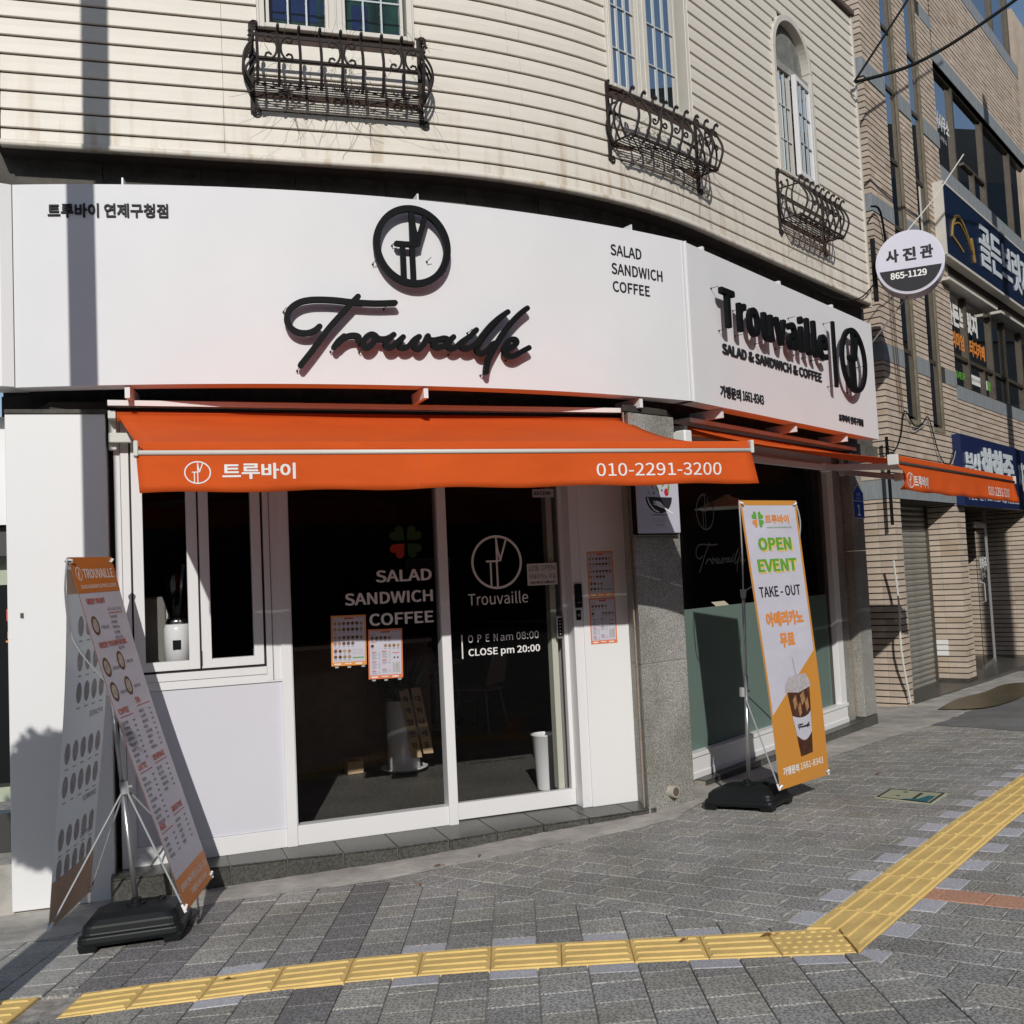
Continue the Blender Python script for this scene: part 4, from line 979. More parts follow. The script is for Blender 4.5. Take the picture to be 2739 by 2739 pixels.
# bowl sign on the pillar
t = empty('bowl_wall_sign', PF(.2, 1.79, .06), label='white plaque with a black bowl and fork and flying vegetables on the granite pillar', cat='wall sign')
q = MB(); q.sbox(PF, -.03, .455, 1.775, 2.40, .006, .045, BLK); q.sbox(PF, -.022, .45, 1.785, 2.39, .045, .062, BPVC); q.build('plaque', t, bevel=.012, bseg=3)
PS = off_n(PF, .0632); q = MB()
cx, cz = .215, 2.045
pts = [(cx + .148 * math.cos(a), cz + .118 * math.sin(a)) for a in [math.pi + math.pi * i / 24 for i in range(25)]]
q.poly(PS, pts, 0, BLKP); q.build('bowl_print', t)
q = MB(); q.stroke(PS, [(cx - .125, cz - .01), (cx - .105, cz - .05), (cx - .06, cz - .09), (cx - .01, cz - .108)], .010, 0, .0004, WPRINT, 4)
q.stroke(PS, [(cx + .03, cz - .065), (cx + .08, cz - .09), (cx + .145, cz - .115)], .014, 0, .0005, WPRINT, 3)
q.poly(PS, [(cx - .035, cz - .025), (cx + .015, cz - .035), (cx + .045, cz - .062), (cx + .03, cz - .078), (cx - .03, cz - .062)][::-1], .0008, WPRINT)
for k in range(3): q.stroke(PS, [(cx - .06, cz - .03 - .011 * k), (cx - .02, cz - .038 - .011 * k)], .006, 0, .001, WPRINT, 1)
q.build('fork_print', t)
q = MB(); q.ell(PS, cx, cz - .128, .10, .005, 0, GREYPR); q.build('bowl_shadow_print', t)
q = MB()
def lf(x, z, r, a, m):
    c_, s_ = math.cos(a), math.sin(a); pp_ = [(-1, 0), (-.3, .28), (.3, .25), (1, 0), (.3, -.25), (-.3, -.28)]; q.poly(PS, [(x + r * (u * c_ - v * s_), z + r * (u * s_ + v * c_)) for u, v in pp_][::-1], .0003, m)
LG = mat('leaf_green_print', (.16, .30, .05), .6); 
lf(.085, 2.135, .03, .8, LG); lf(.105, 2.075, .02, -.6, LG); lf(.21, 2.10, .035, -1.2, LG); lf(.27, 2.135, .026, .7, LG); lf(.33, 2.11, .04, 1.3, LG); lf(.14, 2.13, .045, -.9, mat('carrot_print', (.72, .22, .06), .6))
q.ell(PS, .305, 2.082, .026, .028, .0002, mat('radish_print', (.5, .02, .05), .6)); q.ell(PS, .16, 2.072, .008, .01, .0002, mat('berry_print', (.03, .02, .04), .6)); q.ell(PS, .255, 2.095, .008, .008, .0002, mat('berry_print', (.03, .02, .04), .6)); q.build('vegetable_print', t)
q = MB(); text(q, PS, 'trouvaille', .125, .30, 1.865, 1.903, 0, mat('pale_green_print', (.38, .42, .3), .6)); text(q, PS, '"뜻밖의 행운"', .165, .27, 1.833, 1.853, 0, GREYPR, box=True); q.build('lettering', t)

# ---------------------------------------------------------------- MENUS AND NOTICES
def menu(F, s0, s1, z0, z1, o, label, kind, tilt=0., border=ORP, cat='menu poster'):
    W, H = s1 - s0, z1 - z0; ct, st = math.cos(tilt), math.sin(tilt); mx_, mz_ = (s0 + s1) / 2, (z0 + z1) / 2
    G2 = lambda u, v, off=0.: F(mx_ + (u - .5) * W * ct - (v - .5) * H * st, mz_ + (u - .5) * W * st + (v - .5) * H * ct, o + off)
    t = empty('menu_poster', G2(.5, 0), label=label, cat=cat, group='orange edged menu posters at the door')
    q = MB(); q.sbox(G2, 0, 1, 0, 1, 0, .001, border); q.build('sheet', t)
    q = MB(); q.quad(G2, .045, .955, .075, .965, .0015, BPVC); q.build('white_area', t)
    q = MB(); q.quad(G2, .37, .64, .92, .955, .002, REDP)
    for a in range(2): q.quad(G2, .08 + .6 * a, .33 + .6 * a, .938, .943, .002, GREYPR)
    for a in range(3): q.quad(G2, .08 + .3 * a, .27 + .3 * a, .025 + .01 * (a % 2), .05, .002, WPRINT)
    q.build('header_print', t)
    f = MB(); l = MB(); h = MB()
    def dish(u, v, r=.045): f.ell(G2, u, v, r, r * W / H, .002, FOODP if (int(u * 50) % 3) else BROWNP, 10); l.quad(G2, u - .035, u + .03, v - .055, v - .048, .002, GREYPR); l.quad(G2, u - .03, u + .02, v - .068, v - .062, .002, GREYPR)
    if kind == 0:
        for r_, (v, n) in enumerate(((.84, 7), (.72, 7), (.56, 7), (.44, 5))):
            for k in range(n): dish(.11 + .125 * k, v, .05)
        for r_, v in enumerate((.29, .175)):
            for k in range(4): dish(.12 + .13 * k, v, .05)
        for v in (.905, .63, .34): h.quad(G2, .08, .2, v - .008, v + .004, .002, REDP)
        for k in range(4): l.quad(G2, .6, .92, .31 - .03 * k, .314 - .03 * k, .002, GREYPR)
        h.quad(G2, .6, .93, .14, .165, .002, GREENP)
    else:
        for k in range(5): dish(.12 + .125 * k, .82, .05)
        dish(.12, .66, .05)
        for k in range(4): dish(.5 + .125 * k, .66, .05)
        for (u, v, n) in ((.1, .52, 7), (.4, .53, 6), (.1, .33, 7), (.4, .36, 4), (.1, .14, 3), (.4, .17, 3)):
            h.quad(G2, u, u + .13, v + .012, v + .026, .002, REDP)
            for k in range(n): l.quad(G2, u, u + .1 + .03 * ((k * 7) % 3), v - .022 * k, v - .022 * k + .008, .002, GREYPR); l.quad(G2, u + .2, u + .235, v - .022 * k, v - .022 * k + .008, .002, GREYPR)
        for v in (.89, .735): h.quad(G2, .08, .22, v - .008, v + .006, .002, REDP)
        h.quad(G2, .7, .9, .50, .515, .002, REDP); l.quad(G2, .73, .78, .40, .43, .002, BLKP); l.quad(G2, .83, .88, .40, .43, .002, BLKP); f.quad(G2, .7, .92, .12, .32, .002, mat('faint_map_print', (.45, .45, .46), .6, var=.3, vscale=60))
    f.build('food_prints', t); l.build('small_text', t); h.build('headings', t)
    tape = MB()
    for u, v in ((.1, -.02), (.45, -.025), (.85, -.02)):
        if cat == 'menu poster' and F is FG: tape.quad(G2, u, u + .1, v - .02, v + .012, .0018, mat('clear_tape', (.4, .42, .4), .3))
    if tape.v: tape.build('tape', t)
menu(FG, .722, .958, .985, 1.318, .0005, 'orange edged menu poster with rows of dish photos taped left on the door glass', 0, -.02, mat('amber_border', (.75, .30, .06), .6))
menu(FG, .968, 1.204, .880, 1.213, .0005, 'red edged menu poster with price lists taped lower right on the fixed glass', 1, -.02, REDP if False else mat('coral_border', (.72, .20, .08), .6))
WPN = off_n(FR, .0465)
menu(WPN, 2.578, 2.786, 1.349, 1.677, .0005, 'upper menu poster with dish photos on the white wall right of the door', 0, 0, mat('amber_border', (.75, .3, .06), .6))
menu(WPN, 2.578, 2.788, 1.010, 1.341, .0005, 'lower menu poster with price lists on the white wall right of the door', 1, 0, mat('coral_border', (.72, .2, .08), .6))
t = empty('paper_notice', DG(2.28, 1.45, 0), label='handwritten white paper notice with hearts taped on the sliding door glass', cat='notice')
q = MB(); q.sbox(DG, 2.165, 2.40, 1.452, 1.61, .0002, .001, mat('paper', (.62, .60, .58), .8)); q.build('sheet', t)
q = MB(); text(q, DG, '10월 OPEN!', 2.178, 2.392, 1.555, 1.60, .0015, BLKP, box=True); text(q, DG, '아메리카노 무료', 2.178, 2.39, 1.495, 1.535, .0015, BLKP, box=True); text(q, DG, 'EVENT♥오픈기념♥EVENT', 2.185, 2.385, 1.462, 1.482, .0015, BLKP, box=True, bold=.02); q.build('handwriting', t)
t = empty('card_reader', WPN(2.50, 1.2, 0), label='black security card reader on the white frame beside the sliding door', cat='card reader')
RD = off_n(FR, .0355)
q = MB(); q.sbox(RD, 2.470, 2.522, 1.278, 1.45, 0, .022, BLK); q.build('reader', t, bevel=.006, bseg=2)
q = MB(); q.sbox(RD, 2.476, 2.512, 1.19, 1.262, 0, .012, BLK); q.build('lower_box', t, bevel=.003); q = MB(); q.ring(RD, 2.494, 1.226, .009, .009, .003, .0121, .0128, SILV, 16); q.quad(RD, 2.478, 2.514, 1.315, 1.319, .0225, GREYPR); q.build('marks', t)

# address plate on the end pillar
t = empty('address_plate', RW(3.6, 1.94, .11), label='blue pentagon street address plate with a large white number one', cat='address plate')
AP = lambda s, z, off=0.: RW(3.455 + s, z, .103 + off)
pts = [(0, 1.965), (.30, 1.965), (.30, 2.245), (.15, 2.335), (0, 2.245)]
q = MB(); q.prism(AP, pts, 0, .012, mat('plate_silver_edge', (.5, .55, .55), .4)); q.build('plate', t)
q = MB(); q.poly(AP, [(.15 + (a - .15) * .94, 2.13 + (b_ - 2.13) * .94) for a, b_ in pts], .0126, mat('address_blue', (.015, .07, .40), .35)); q.quad(AP, .01, .29, 2.150, 2.156, .0132, WPRINT); q.build('blue_face', t)
q = MB(); text(q, AP, '1', .105, .185, 1.99, 2.12, .0136, WPRINT, bold=.02); text(q, AP, '과정로', .09, .21, 2.205, 2.24, .0136, WPRINT, box=True); text(q, AP, 'Gwajeong-ro', .09, .21, 2.178, 2.192, .0136, WPRINT); q.build('lettering', t)
# ---------------------------------------------------------------- WINDOW BASKETS (wrought iron)
def curl_pts(F, s, z, r, o, turns=1.3, d=1, up=1, n=12, shrink=.35):
    out = []
    for i in range(n + 1):
        t = i / n; a = t * turns * 2 * math.pi; rr = r * (1 - (1 - shrink) * t)
        out.append(F(s + d * (r - rr * math.cos(a)) , z + up * rr * math.sin(a), o))
    return out
def basket(s0, s1, label, cn, scroll_at, seed, nb=9):
    W = s1 - s0; F0 = chord(SD, s0, s1); F = lambda s, z, off=0.: F0(s - s0, z, off)
    rr_ = random.Random(seed)
    t = empty('window_basket', F((s0 + s1) / 2, 4.66, .12), label=label, cat='window basket', group='wrought iron baskets under the upper windows')
    for s in (s0 + .018, s1 - .018):
        q = MB(); q.sbox(F, s - .015, s + .015, 4.68, 5.29, .014, .028, IRON)
        q.tube(curl_pts(F, s - .004, 5.285, .03, .024, 1.2, 1, 1), .008, IRON, 5); q.tube(curl_pts(F, s - .004, 4.69, .03, .024, 1.2, 1, -1), .008, IRON, 5); q.build('wall_post', t)
    D = .235
    q = MB(); q.sbox(F, s0 + .02, s1 - .02, 5.098, 5.118, D - .012, D, IRON); q.sbox(F, s0 + .02, s1 - .02, 4.797, 4.818, D - .012, D, IRON)
    for s in (s0 + .02, s1 - .032): q.sbox(F, s, s + .012, 5.10, 5.112, .02, D - .012, IRON); q.sbox(F, s, s + .012, 4.80, 4.812, .02, D - .012, IRON)
    q.build('rail', t)
    q = MB(); q.sbox(F, s0 + .02, s1 - .02, 4.795, 4.825, .018, .026, RUST); q.sbox(F, s0 + .02, s1 - .02, 5.06, 5.075, .016, .024, IRON); q.build('wall_rail', t)
    for i in range(6): q = MB(); q.sbox(F, s0 + .03, s1 - .03, 4.792, 4.799, .05 + .03 * i, .057 + .03 * i, IRON); q.build('floor_bar', t)
    q = MB()
    for a, c in ((s0 + .03, s0 + W * .36), (s0 + W * .64, s1 - .03)): q.tube([F(a, 4.79, .02), F(c, 4.788, D)], .005, IRON, 4); q.tube([F(c, 4.789, .02), F(a, 4.787, D)], .005, IRON, 4)
    q.build('cross_braces', t)
    xs = [s0 + .045 + (W - .09) * i / (nb - 1) for i in range(nb)]
    for s in xs:
        pts = [F(s, 4.785, D - .03), F(s, 4.795, D), F(s, 4.85, D + .035), F(s, 4.92, D + .062), F(s, 4.98, D + .06), F(s, 5.05, D + .03), F(s, 5.10, D - .002), F(s, 5.13, D - .012), F(s, 5.155, D - .006)]
        pts = [tuple(p) for p in smooth(pts, 3)]
        pts += [F(s, 5.170, D + .006), F(s, 5.172, D + .022), F(s, 5.158, D + .030), F(s, 5.148, D + .02)]
        q = MB(); q.tube(pts, .0105, IRON, 5); q.build('baluster', t)
    for side in (s0 + .02, s1 - .02):
        for o0 in (.06, .12, .18):
            q = MB(); dd = -1 if side < (s0 + s1) / 2 else 1
            pts = [F(side, 4.80, o0), F(side + dd * .04, 4.87, o0), F(side + dd * .06, 4.95, o0), F(side + dd * .045, 5.03, o0), F(side, 5.105, o0), F(side - dd * .004, 5.15, o0), F(side + dd * .012, 5.165, o0), F(side + dd * .022, 5.15, o0)]
            q.tube(smooth(pts, 3), .009, IRON, 5); q.build('side_baluster', t)
    for k in scroll_at:
        s = xs[k]
        for d in (-1, 1):
            pts = []
            for i in range(15):
                a = math.pi * (-.5 + i / 14); pts.append((s + d * (.012 + .052) - d * .052 * math.cos(a) * 1.0, 5.0 + .075 * math.sin(a)))
            up_ = [(s + d * .066 + d * .02 * math.sin(u), 5.075 - .02 + .02 * math.cos(u)) for u in (.5, 1.4, 2.4, 3.4, 4.4)]
            dn_ = [(s + d * .066 + d * .02 * math.sin(u), 4.925 + .02 - .02 * math.cos(u)) for u in (.5, 1.4, 2.4, 3.4, 4.4)]
            P_ = dn_[::-1] + pts + up_
            q = MB(); q.tube([F(a, b_, D + .05) for a, b_ in P_], .008, IRON, 5); q.build('scroll', t)
    # dead vines hanging out of the basket
    q = MB(); VN = mat('dry_vine', (.14, .09, .05), .9, var=.4, vscale=30)
    for k in range(cn):
        s = rr_.uniform(s0 + .05, s1 - .02); o = rr_.uniform(.03, .22); z = rr_.uniform(4.8, 5.12); p = Vector((s, z, o)); pts = [p.copy()]; d = Vector((rr_.uniform(-.3, .3), -1, rr_.uniform(-.1, .1)))
        for j in range(rr_.randint(4, 9)):
            d += Vector((rr_.uniform(-.55, .55), rr_.uniform(-.25, .3), rr_.uniform(-.15, .15))); d.normalize(); p = p + d * .065; p.z = max(.02, p.z)
            if p.y < 4.38: break
            pts.append(p.copy())
        if len(pts) > 2: q.tube([F(a.x, a.y, a.z) for a in pts], .0018, VN, 3, r2=.0009)
    for k in range(cn // 2):
        s = rr_.uniform(s0 + .1, s1 + .02); p = Vector((s, 5.1, rr_.uniform(.1, .25))); pts = [p.copy()]; d = Vector((rr_.uniform(-.6, .9), .6, .2))
        for j in range(5): d += Vector((rr_.uniform(-.5, .5), rr_.uniform(-.6, .3), rr_.uniform(-.2, .2))); d.normalize(); p = p + d * .035; p.z = max(.03, p.z); pts.append(p.copy())
        q.tube([F(a.x, a.y, a.z) for a in pts], .0018, VN, 3, r2=.0008)
    q.build('dry_vines', t, kind='stuff')
basket(1.515, 2.69, 'left iron window basket seen head on, under the blue and teal window', 34, (1, 4, 7), 1)
basket(4.215, 5.37, 'middle iron window basket, under the double window on the rounded corner', 26, (2, 4, 7), 2)
basket(6.85, 7.90, 'right iron window basket full of dry twigs, under the arched window', 46, (2, 4, 6), 5)

# ---------------------------------------------------------------- BANNER STANDS
BASEM = mat('black_water_base', (.010, .012, .013), .45, spec=.3)
def water_base(t, c, rz, w=.50, d=.37, h=.125):
    z0 = gz(c[0], c[1]); ca, sa = math.cos(rz), math.sin(rz)
    L = lambda x, y, z: (c[0] + x * ca - y * sa, c[1] + x * sa + y * ca, gz(c[0] + x * ca - y * sa, c[1] + x * sa + y * ca) + z)
    q = MB(); ring_ = []
    def rr(x, y, r, n=4):
        out = []
        for k, (sx, sy) in enumerate(((1, -1), (1, 1), (-1, 1), (-1, -1))):
            for i in range(n + 1):
                a = -math.pi / 2 + k * math.pi / 2 + i / n * math.pi / 2; out.append((sx * (x - r) + r * math.cos(a), sy * (y - r) + r * math.sin(a)))
        return out
    prof = [(w / 2 - .012, d / 2 - .012, .028), (w / 2, d / 2, .045), (w / 2 - .003, d / 2 - .003, h * .45), (w / 2 - .018, d / 2 - .018, h * .50), (w / 2 - .022, d / 2 - .022, h * .72), (w / 2 - .05, d / 2 - .045, h * .88), (w / 2 - .10, d / 2 - .09, h)]
    rings = [rr(x, y, .05) for x, y, z in prof]; n = len(rings[0]); vs = [L(x, y, prof[j][2]) for j, rg in enumerate(rings) for x, y in rg]
    fs = [(j * n + i, j * n + (i + 1) % n, (j + 1) * n + (i + 1) % n, (j + 1) * n + i) for j in range(len(prof) - 1) for i in range(n)] + [tuple((len(prof) - 1) * n + i for i in range(n)), tuple(reversed(range(n)))]
    q.add(vs, fs, BASEM)
    o = q.build('tank', t, smooth=False, bevel=.006, bseg=2)
    for sx in (-1, 1):
        for sy in (-1, 1):
            q = MB(); x, y = sx * (w / 2 - .055), sy * (d / 2 - .05)
            A = [L(x + a, y + b_, 0) for a, b_ in ((-.04, -.035), (.04, -.035), (.04, .035), (-.04, .035))]; Bq = [L(x + a * 1.25, y + b_ * 1.25, .045) for a, b_ in ((-.04, -.035), (.04, -.035), (.04, .035), (-.04, .035))]
            q.hexa(A + Bq, BASEM); q.build('foot', t, bevel=.006)
    q = MB(); q.tube([L(0, 0, h - .002), L(0, 0, h + .012)], .05, BASEM, 20); q.tube([L(0, 0, h + .01), L(0, 0, h + .03)], .026, BASEM, 16); q.build('collar', t)
    q = MB(); q.tube([L(.12, .04, h), L(.12, .04, h + .012)], .022, BASEM, 16); q.tube([L(.03, .02, h + .014), L(.06, .035, h + .008), L(.09, .03, h + .01), L(.12, .04, h + .016)], .004, BLK, 5); q.build('cap', t)
    return L
def bilinear(TL, TR, BL, BR, bow=0.):
    TL, TR, BL, BR = map(Vector, (TL, TR, BL, BR)); nn = (TR - TL).cross(TL - BL).normalized()
    def F(u, v, off=0.):
        p = (BL * (1 - u) + BR * u) * (1 - v) + (TL * (1 - u) + TR * u) * v
        return tuple(p + nn * (off + bow * math.sin(math.pi * v) + .004 * math.sin(7 * v)))
    return F, nn
def gridsheet(q, F, m, u0=0, u1=1, v0=0, v1=1, off=0, nu=4, nv=24):
    vs = [F(u0 + (u1 - u0) * i / nu, v0 + (v1 - v0) * j / nv, off) for j in range(nv + 1) for i in range(nu + 1)]
    q.add(vs, [(j * (nu + 1) + i, j * (nu + 1) + i + 1, (j + 1) * (nu + 1) + i + 1, (j + 1) * (nu + 1) + i) for j in range(nv) for i in range(nu)], m)
def strip(q, F, u0, u1, v0, v1, off, m):
    n = max(1, int(abs(v1 - v0) * 24)); gridsheet(q, F, m, u0, u1, v0, v1, off, 1, n)
def hooks(t, F, r=.012):
    for u, v in ((.045, .985), (.955, .985), (.045, .012), (.955, .012)):
        q = MB(); c = Vector(F(u, v, .008)); q.tube([Vector(F(u, v, -.012)), c, Vector(F(u + (.02 if u > .5 else -.02), v + .004, .012)), Vector(F(u + (.05 if u > .5 else -.05), v + (.008 if v > .5 else -.006), .0))], .0065, WHITE, 8); q.ring(F, u, v, .022, .008, .009, .001, .003, SILV, 14); q.build('corner_hook', t)
def stand(t, L, top, joint, tops, bots, low):
    q = MB(); b0 = Vector(L(-.01, .05, .17)); q.tube([b0, b0 + (Vector(joint) - b0) * .55], .0145, SILV, 14); q.tube([b0 + (Vector(joint) - b0) * .5, joint], .0115, SILV, 14); q.build('pole', t, smooth=True)
    q = MB(); jm = Vector(joint); d = (jm - b0).normalized(); q.tube([jm - d * .045, jm + d * .02], .018, GREYP, 10, r2=.024); q.build('upper_clamp', t)
    lm = Vector(low); q = MB(); q.tube([lm - d * .035, lm + d * .03], .026, GREYP, 8); q.tube([lm, lm + Vector((.045, -.01, .005))], .008, GREYP, 6); q.build('lower_clamp', t)
    for p in tops:
        q = MB(); P_ = Vector(p); mid = (jm + P_) / 2 + (P_ - jm).cross(Vector((0, 1, .2))).normalized() * 0; side = Vector((P_.x - jm.x, P_.y - jm.y, 0)); m1 = jm + side * .85 + Vector((0, 0, (P_.z - jm.z) * .35)); q.tube(smooth([jm, m1, jm + side * 1.06 + Vector((0, 0, (P_.z - jm.z) * .7)), P_], 5), .0052, GREYP, 6); q.build('upper_arm', t)
    for p in bots:
        q = MB(); P_ = Vector(p); q.tube([lm, P_ * .93 + lm * .07], .0055, GREYP, 6); q.tube([P_ * .94 + lm * .06, P_], .0085, WHITE, 8); q.build('lower_arm', t)

# -- left: double banner with the drinks menu
t = empty('double_banner_stand', (-2.06, 5.48, gz(-2.06, 5.48)), label='A-shaped menu banner stand on a black water base in front of the white pillar', cat='banner stand')
Lb = water_base(t, (-2.055, 5.42), R(10), .52, .39, .17)
TL, TR = (-2.385, 5.43, 1.738), (-2.352, 5.93, 1.748); BL, BR = (-1.757, 5.30, -.105), (-1.800, 5.90, -.10)
FB, nF = bilinear(TL, TR, BL, BR, -.02)
RL, RR = (-2.415, 5.20, -.135), (-2.455, 5.80, -.12)
stand(t, Lb, None, (-2.215, 5.545, 1.03), [TL, TR], [BL, BR, RL, RR], (-2.135, 5.51, .50))
banner = empty('front_banner', (0, 0, 0)); banner.parent = t; banner.location = Vector(FB(.5, 0)) - t.location
q = MB(); gridsheet(q, FB, BPVC); o = q.build('sheet', banner); 
q = MB(); OG = mat('burnt_orange_print', (.62, .20, .035), .5); strip(q, FB, 0, 1, .895, 1, .0012, OG); strip(q, FB, 0, 1, 0, .085, .0012, OG); strip(q, FB, 0, .012, .085, .895, .0012, OG); q.build('orange_bands', banner)
def T(q, F, w_, u0, u1, v0, v1, m, bold=0, box=False, off=.002): text(q, F, w_, u0, u1, v0, v1, off, m, bold=bold, box=box, res=2)
q = MB(); T(q, FB, 'TROUVAILLE', .23, .93, .935, .966, WPRINT, .02); T(q, FB, 'SALAD & SANDWICH & POKE & COFFEE', .1, .94, .907, .919, WPRINT, .01)
T(q, FB, '트루바이 연제구청점 010-2291-3200', .08, .94, .045, .065, WPRINT, .01, True); T(q, FB, '가맹문의 1661-8343', .3, .85, .018, .034, WPRINT, .01, True); logo(q, FB, .135, .951, .020, .003, .0018, .0022, WPRINT, 3.2)
q.build('white_lettering', banner)
q = MB()
for (w_, u0, u1, v) in (('GREEK YOGURT', .12, .55, .862), ('GREEK YOGURT BOWL', .12, .80, .735), ('COFFEE', .08, .33, .545), ('TEA', .56, .68, .560), ('LATTE', .08, .30, .385), ('BEVERAGE', .52, .84, .390), ('ADE', .08, .24, .215), ('SMOOTHIE', .52, .84, .235)):
    T(q, FB, w_, u0, u1, v, v + .017, REDP, .02)
for (u0, u1, v) in ((.08, .42, .536), (.56, .92, .551), (.08, .42, .376), (.52, .88, .381), (.08, .42, .206), (.52, .88, .226), (.55, .9, .83)): strip(q, FB, u0, u1, v, v + .002, .0015, REDP)
q.build('headings', banner)
q = MB()
rt = random.Random(5); KW = ['아메리카노', '카페라떼', '바닐라라떼', '카페모카', '콜드브루', '유자차', '자몽차', '레몬차', '얼그레이', '카모마일', '녹차라떼', '초코라떼', '고구마라떼', '딸기스무디', '청포도에이드', '레몬에이드', '자몽에이드']
for (u, v, n) in ((.08, .515, 8), (.56, .53, 8), (.08, .355, 9), (.52, .36, 5), (.08, .185, 4), (.52, .205, 5)):
    for k in range(n):
        w_ = rt.choice(KW); T(q, FB, w_, u, u + .035 * len(w_), v - .0155 * k, v - .0155 * k + .0095, GREYPR, .01, True); strip(q, FB, u + .27, u + .33, v + .002 - .0155 * k, v + .006 - .0155 * k, .0015, GREYPR)
T(q, FB, 'Add Topping & Dressing', .55, .9, .838, .848, GREYPR); 
for k in range(7):
    w_ = rt.choice(KW); T(q, FB, w_, .56, .56 + .035 * len(w_), .815 - .0155 * k, .824 - .0155 * k, GREYPR, .01, True)
q.build('small_text', banner)
q = MB()
for (u, v) in ((.18, .80), (.15, .68), (.52, .69), (.15, .61), (.52, .615)):
    q.ell(FB, u, v, .085, .028, .0015, BROWNP, 20); q.ell(FB, u, v, .06, .02, .0022, mat('yogurt_print', (.45, .40, .33), .6, var=.5, vscale=40), 14); T(q, FB, '그릭요거트', u + .11, u + .30, v - .012, v - .002, GREYPR, .01, True)
q.build('food_prints', banner)
hooks(banner, FB)
FBr, nR = bilinear(TR, TL, RR, RL, -.02)
PALE = cloth('banner_reverse_vinyl', (.80, .79, .80), .6, .6, fold=.04)
rb = empty('rear_banner', (0, 0, 0)); rb.parent = t; rb.location = Vector(FBr(.5, 0)) - t.location
q = MB(); gridsheet(q, FBr, PALE); q.build('sheet', rb)
GH = mat('show_through_grey', (.40, .37, .37), .7, var=.25, vscale=30); GO = mat('show_through_orange', (.60, .40, .28), .7)
q = MB()
for sd_ in (-.0012,):
    strip(q, FBr, 0, 1, .895, .965, sd_, GO); strip(q, FBr, 0, 1, 0, .12, sd_, GO)
    for r_, v in enumerate((.80, .70, .61, .45, .36, .22, .14)):
        for k in range(5 if r_ > 2 else 4): q.ell(FBr, .14 + .18 * k, v, .065, .030, sd_, GH, 14); strip(q, FBr, .10 + .18 * k, .18 + .18 * k, v - .045, v - .041, sd_, GH)
for (w_, v) in (('POKE', .53), ('SANDWICH', .29), ('TOPPING', .185)):
    T(q, FBr, w_, .08, .40, v, v + .018, GH, .02, False, -.0018)
q.build('show_through_print', rb); hooks(rb, FBr)

# -- right: open event banner
t = empty('event_banner_stand', (1.56, 7.22, gz(1.56, 7.22)), label='orange edged OPEN EVENT banner with a printed iced coffee, standing on a black water base', cat='banner stand')
Lb = water_base(t, (1.55, 7.20), R(-37), .52, .38, .15)
TL, TR = (1.545, 6.90, 1.968), (2.035, 7.29, 1.972); BL, BR = (1.690, 6.86, .025), (2.160, 7.33, .02)
FE, nE = bilinear(TL, TR, BL, BR, .015)
stand(t, Lb, None, (1.632, 7.33, 1.335), [TL, TR], [BL, BR], (1.583, 7.31, .63))
banner = empty('banner', (0, 0, 0)); banner.parent = t; banner.location = Vector(FE(.5, 0)) - t.location
OE = mat('amber_banner_orange', (.62, .27, .045), .5)
q = MB(); gridsheet(q, FE, BPVC); q.build('sheet', banner)
q = MB(); strip(q, FE, 0, 1, .983, 1, .0012, OE); strip(q, FE, 0, .032, .2, .983, .0012, OE); strip(q, FE, .968, 1, .3, .983, .0012, OE)
def slanted(q, F, m, off=.0012):
    for j in range(24):
        v0, v1 = .46 * j / 24, .46 * (j + 1) / 24
        def left(v): return 0 if v < .245 else min(1, (v - .245) / .215)
        q.add([F(left(v0), v0, off), F(1, v0, off), F(1, v1, off), F(left(v1), v1, off)], [(0, 1, 2, 3)], m)
slanted(q, FE, OE); q.build('orange_print', banner)
q = MB(); 
FE1 = lambda s, z, off=0.: FE(s, z, off)
for k, a in enumerate((45, -45, -135, 135)):
    for _ in (0,):
        pts = []
        for i in range(20):
            tt = 2 * math.pi * i / 20; x = 16 * math.sin(tt) ** 3 / 17; y = (13 * math.cos(tt) - 5 * math.cos(2 * tt) - 2 * math.cos(3 * tt) - math.cos(4 * tt) + 17) / 30 * 1.9
            ar = R(a); X_, Y_ = x * math.cos(ar) - y * math.sin(ar), x * math.sin(ar) + y * math.cos(ar); pts.append((.265 + X_ * .052 + (-.01 if k in (0, 3) else .01), .932 + Y_ * .0165))
        q.poly(FE, pts, .002 + .0002 * k, ORP if k == 3 else GREENP)
q.build('clover_print', banner)
q = MB(); T(q, FE, '트루바이', .40, .82, .918, .948, ORP, .03, True); q.build('lettering', banner)
q = MB(); T(q, FE, 'salad&sandwich&poke&coffee', .40, .86, .900, .906, GREENP, .0); q.build('lettering', banner)
for (w_, u0, u1, v) in (('OPEN', .22, .80, .818), ('EVENT', .16, .85, .742)):
    q = MB(); T(q, FE, w_, u0 + .02, u1 + .02, v - .005, v + .047, YELP, .035, off=.0018); T(q, FE, w_, u0, u1, v, v + .052, GREENP, .035, off=.0026); q.build('lettering', banner)
q = MB(); T(q, FE, 'TAKE - OUT', .11, .86, .655, .695, BLKP, .018); q.build('lettering', banner)
q = MB(); T(q, FE, '아메리카노', .16, .84, .554, .602, ORP, .045, True); T(q, FE, '무료', .36, .62, .478, .524, ORP, .045, True); q.build('lettering', banner)
q = MB(); T(q, FE, '가맹문의', .10, .40, .043, .070, WPRINT, .03, True, off=.0022); T(q, FE, '1661-8343', .44, .90, .046, .070, WPRINT, .012, off=.0022); q.build('lettering', banner)
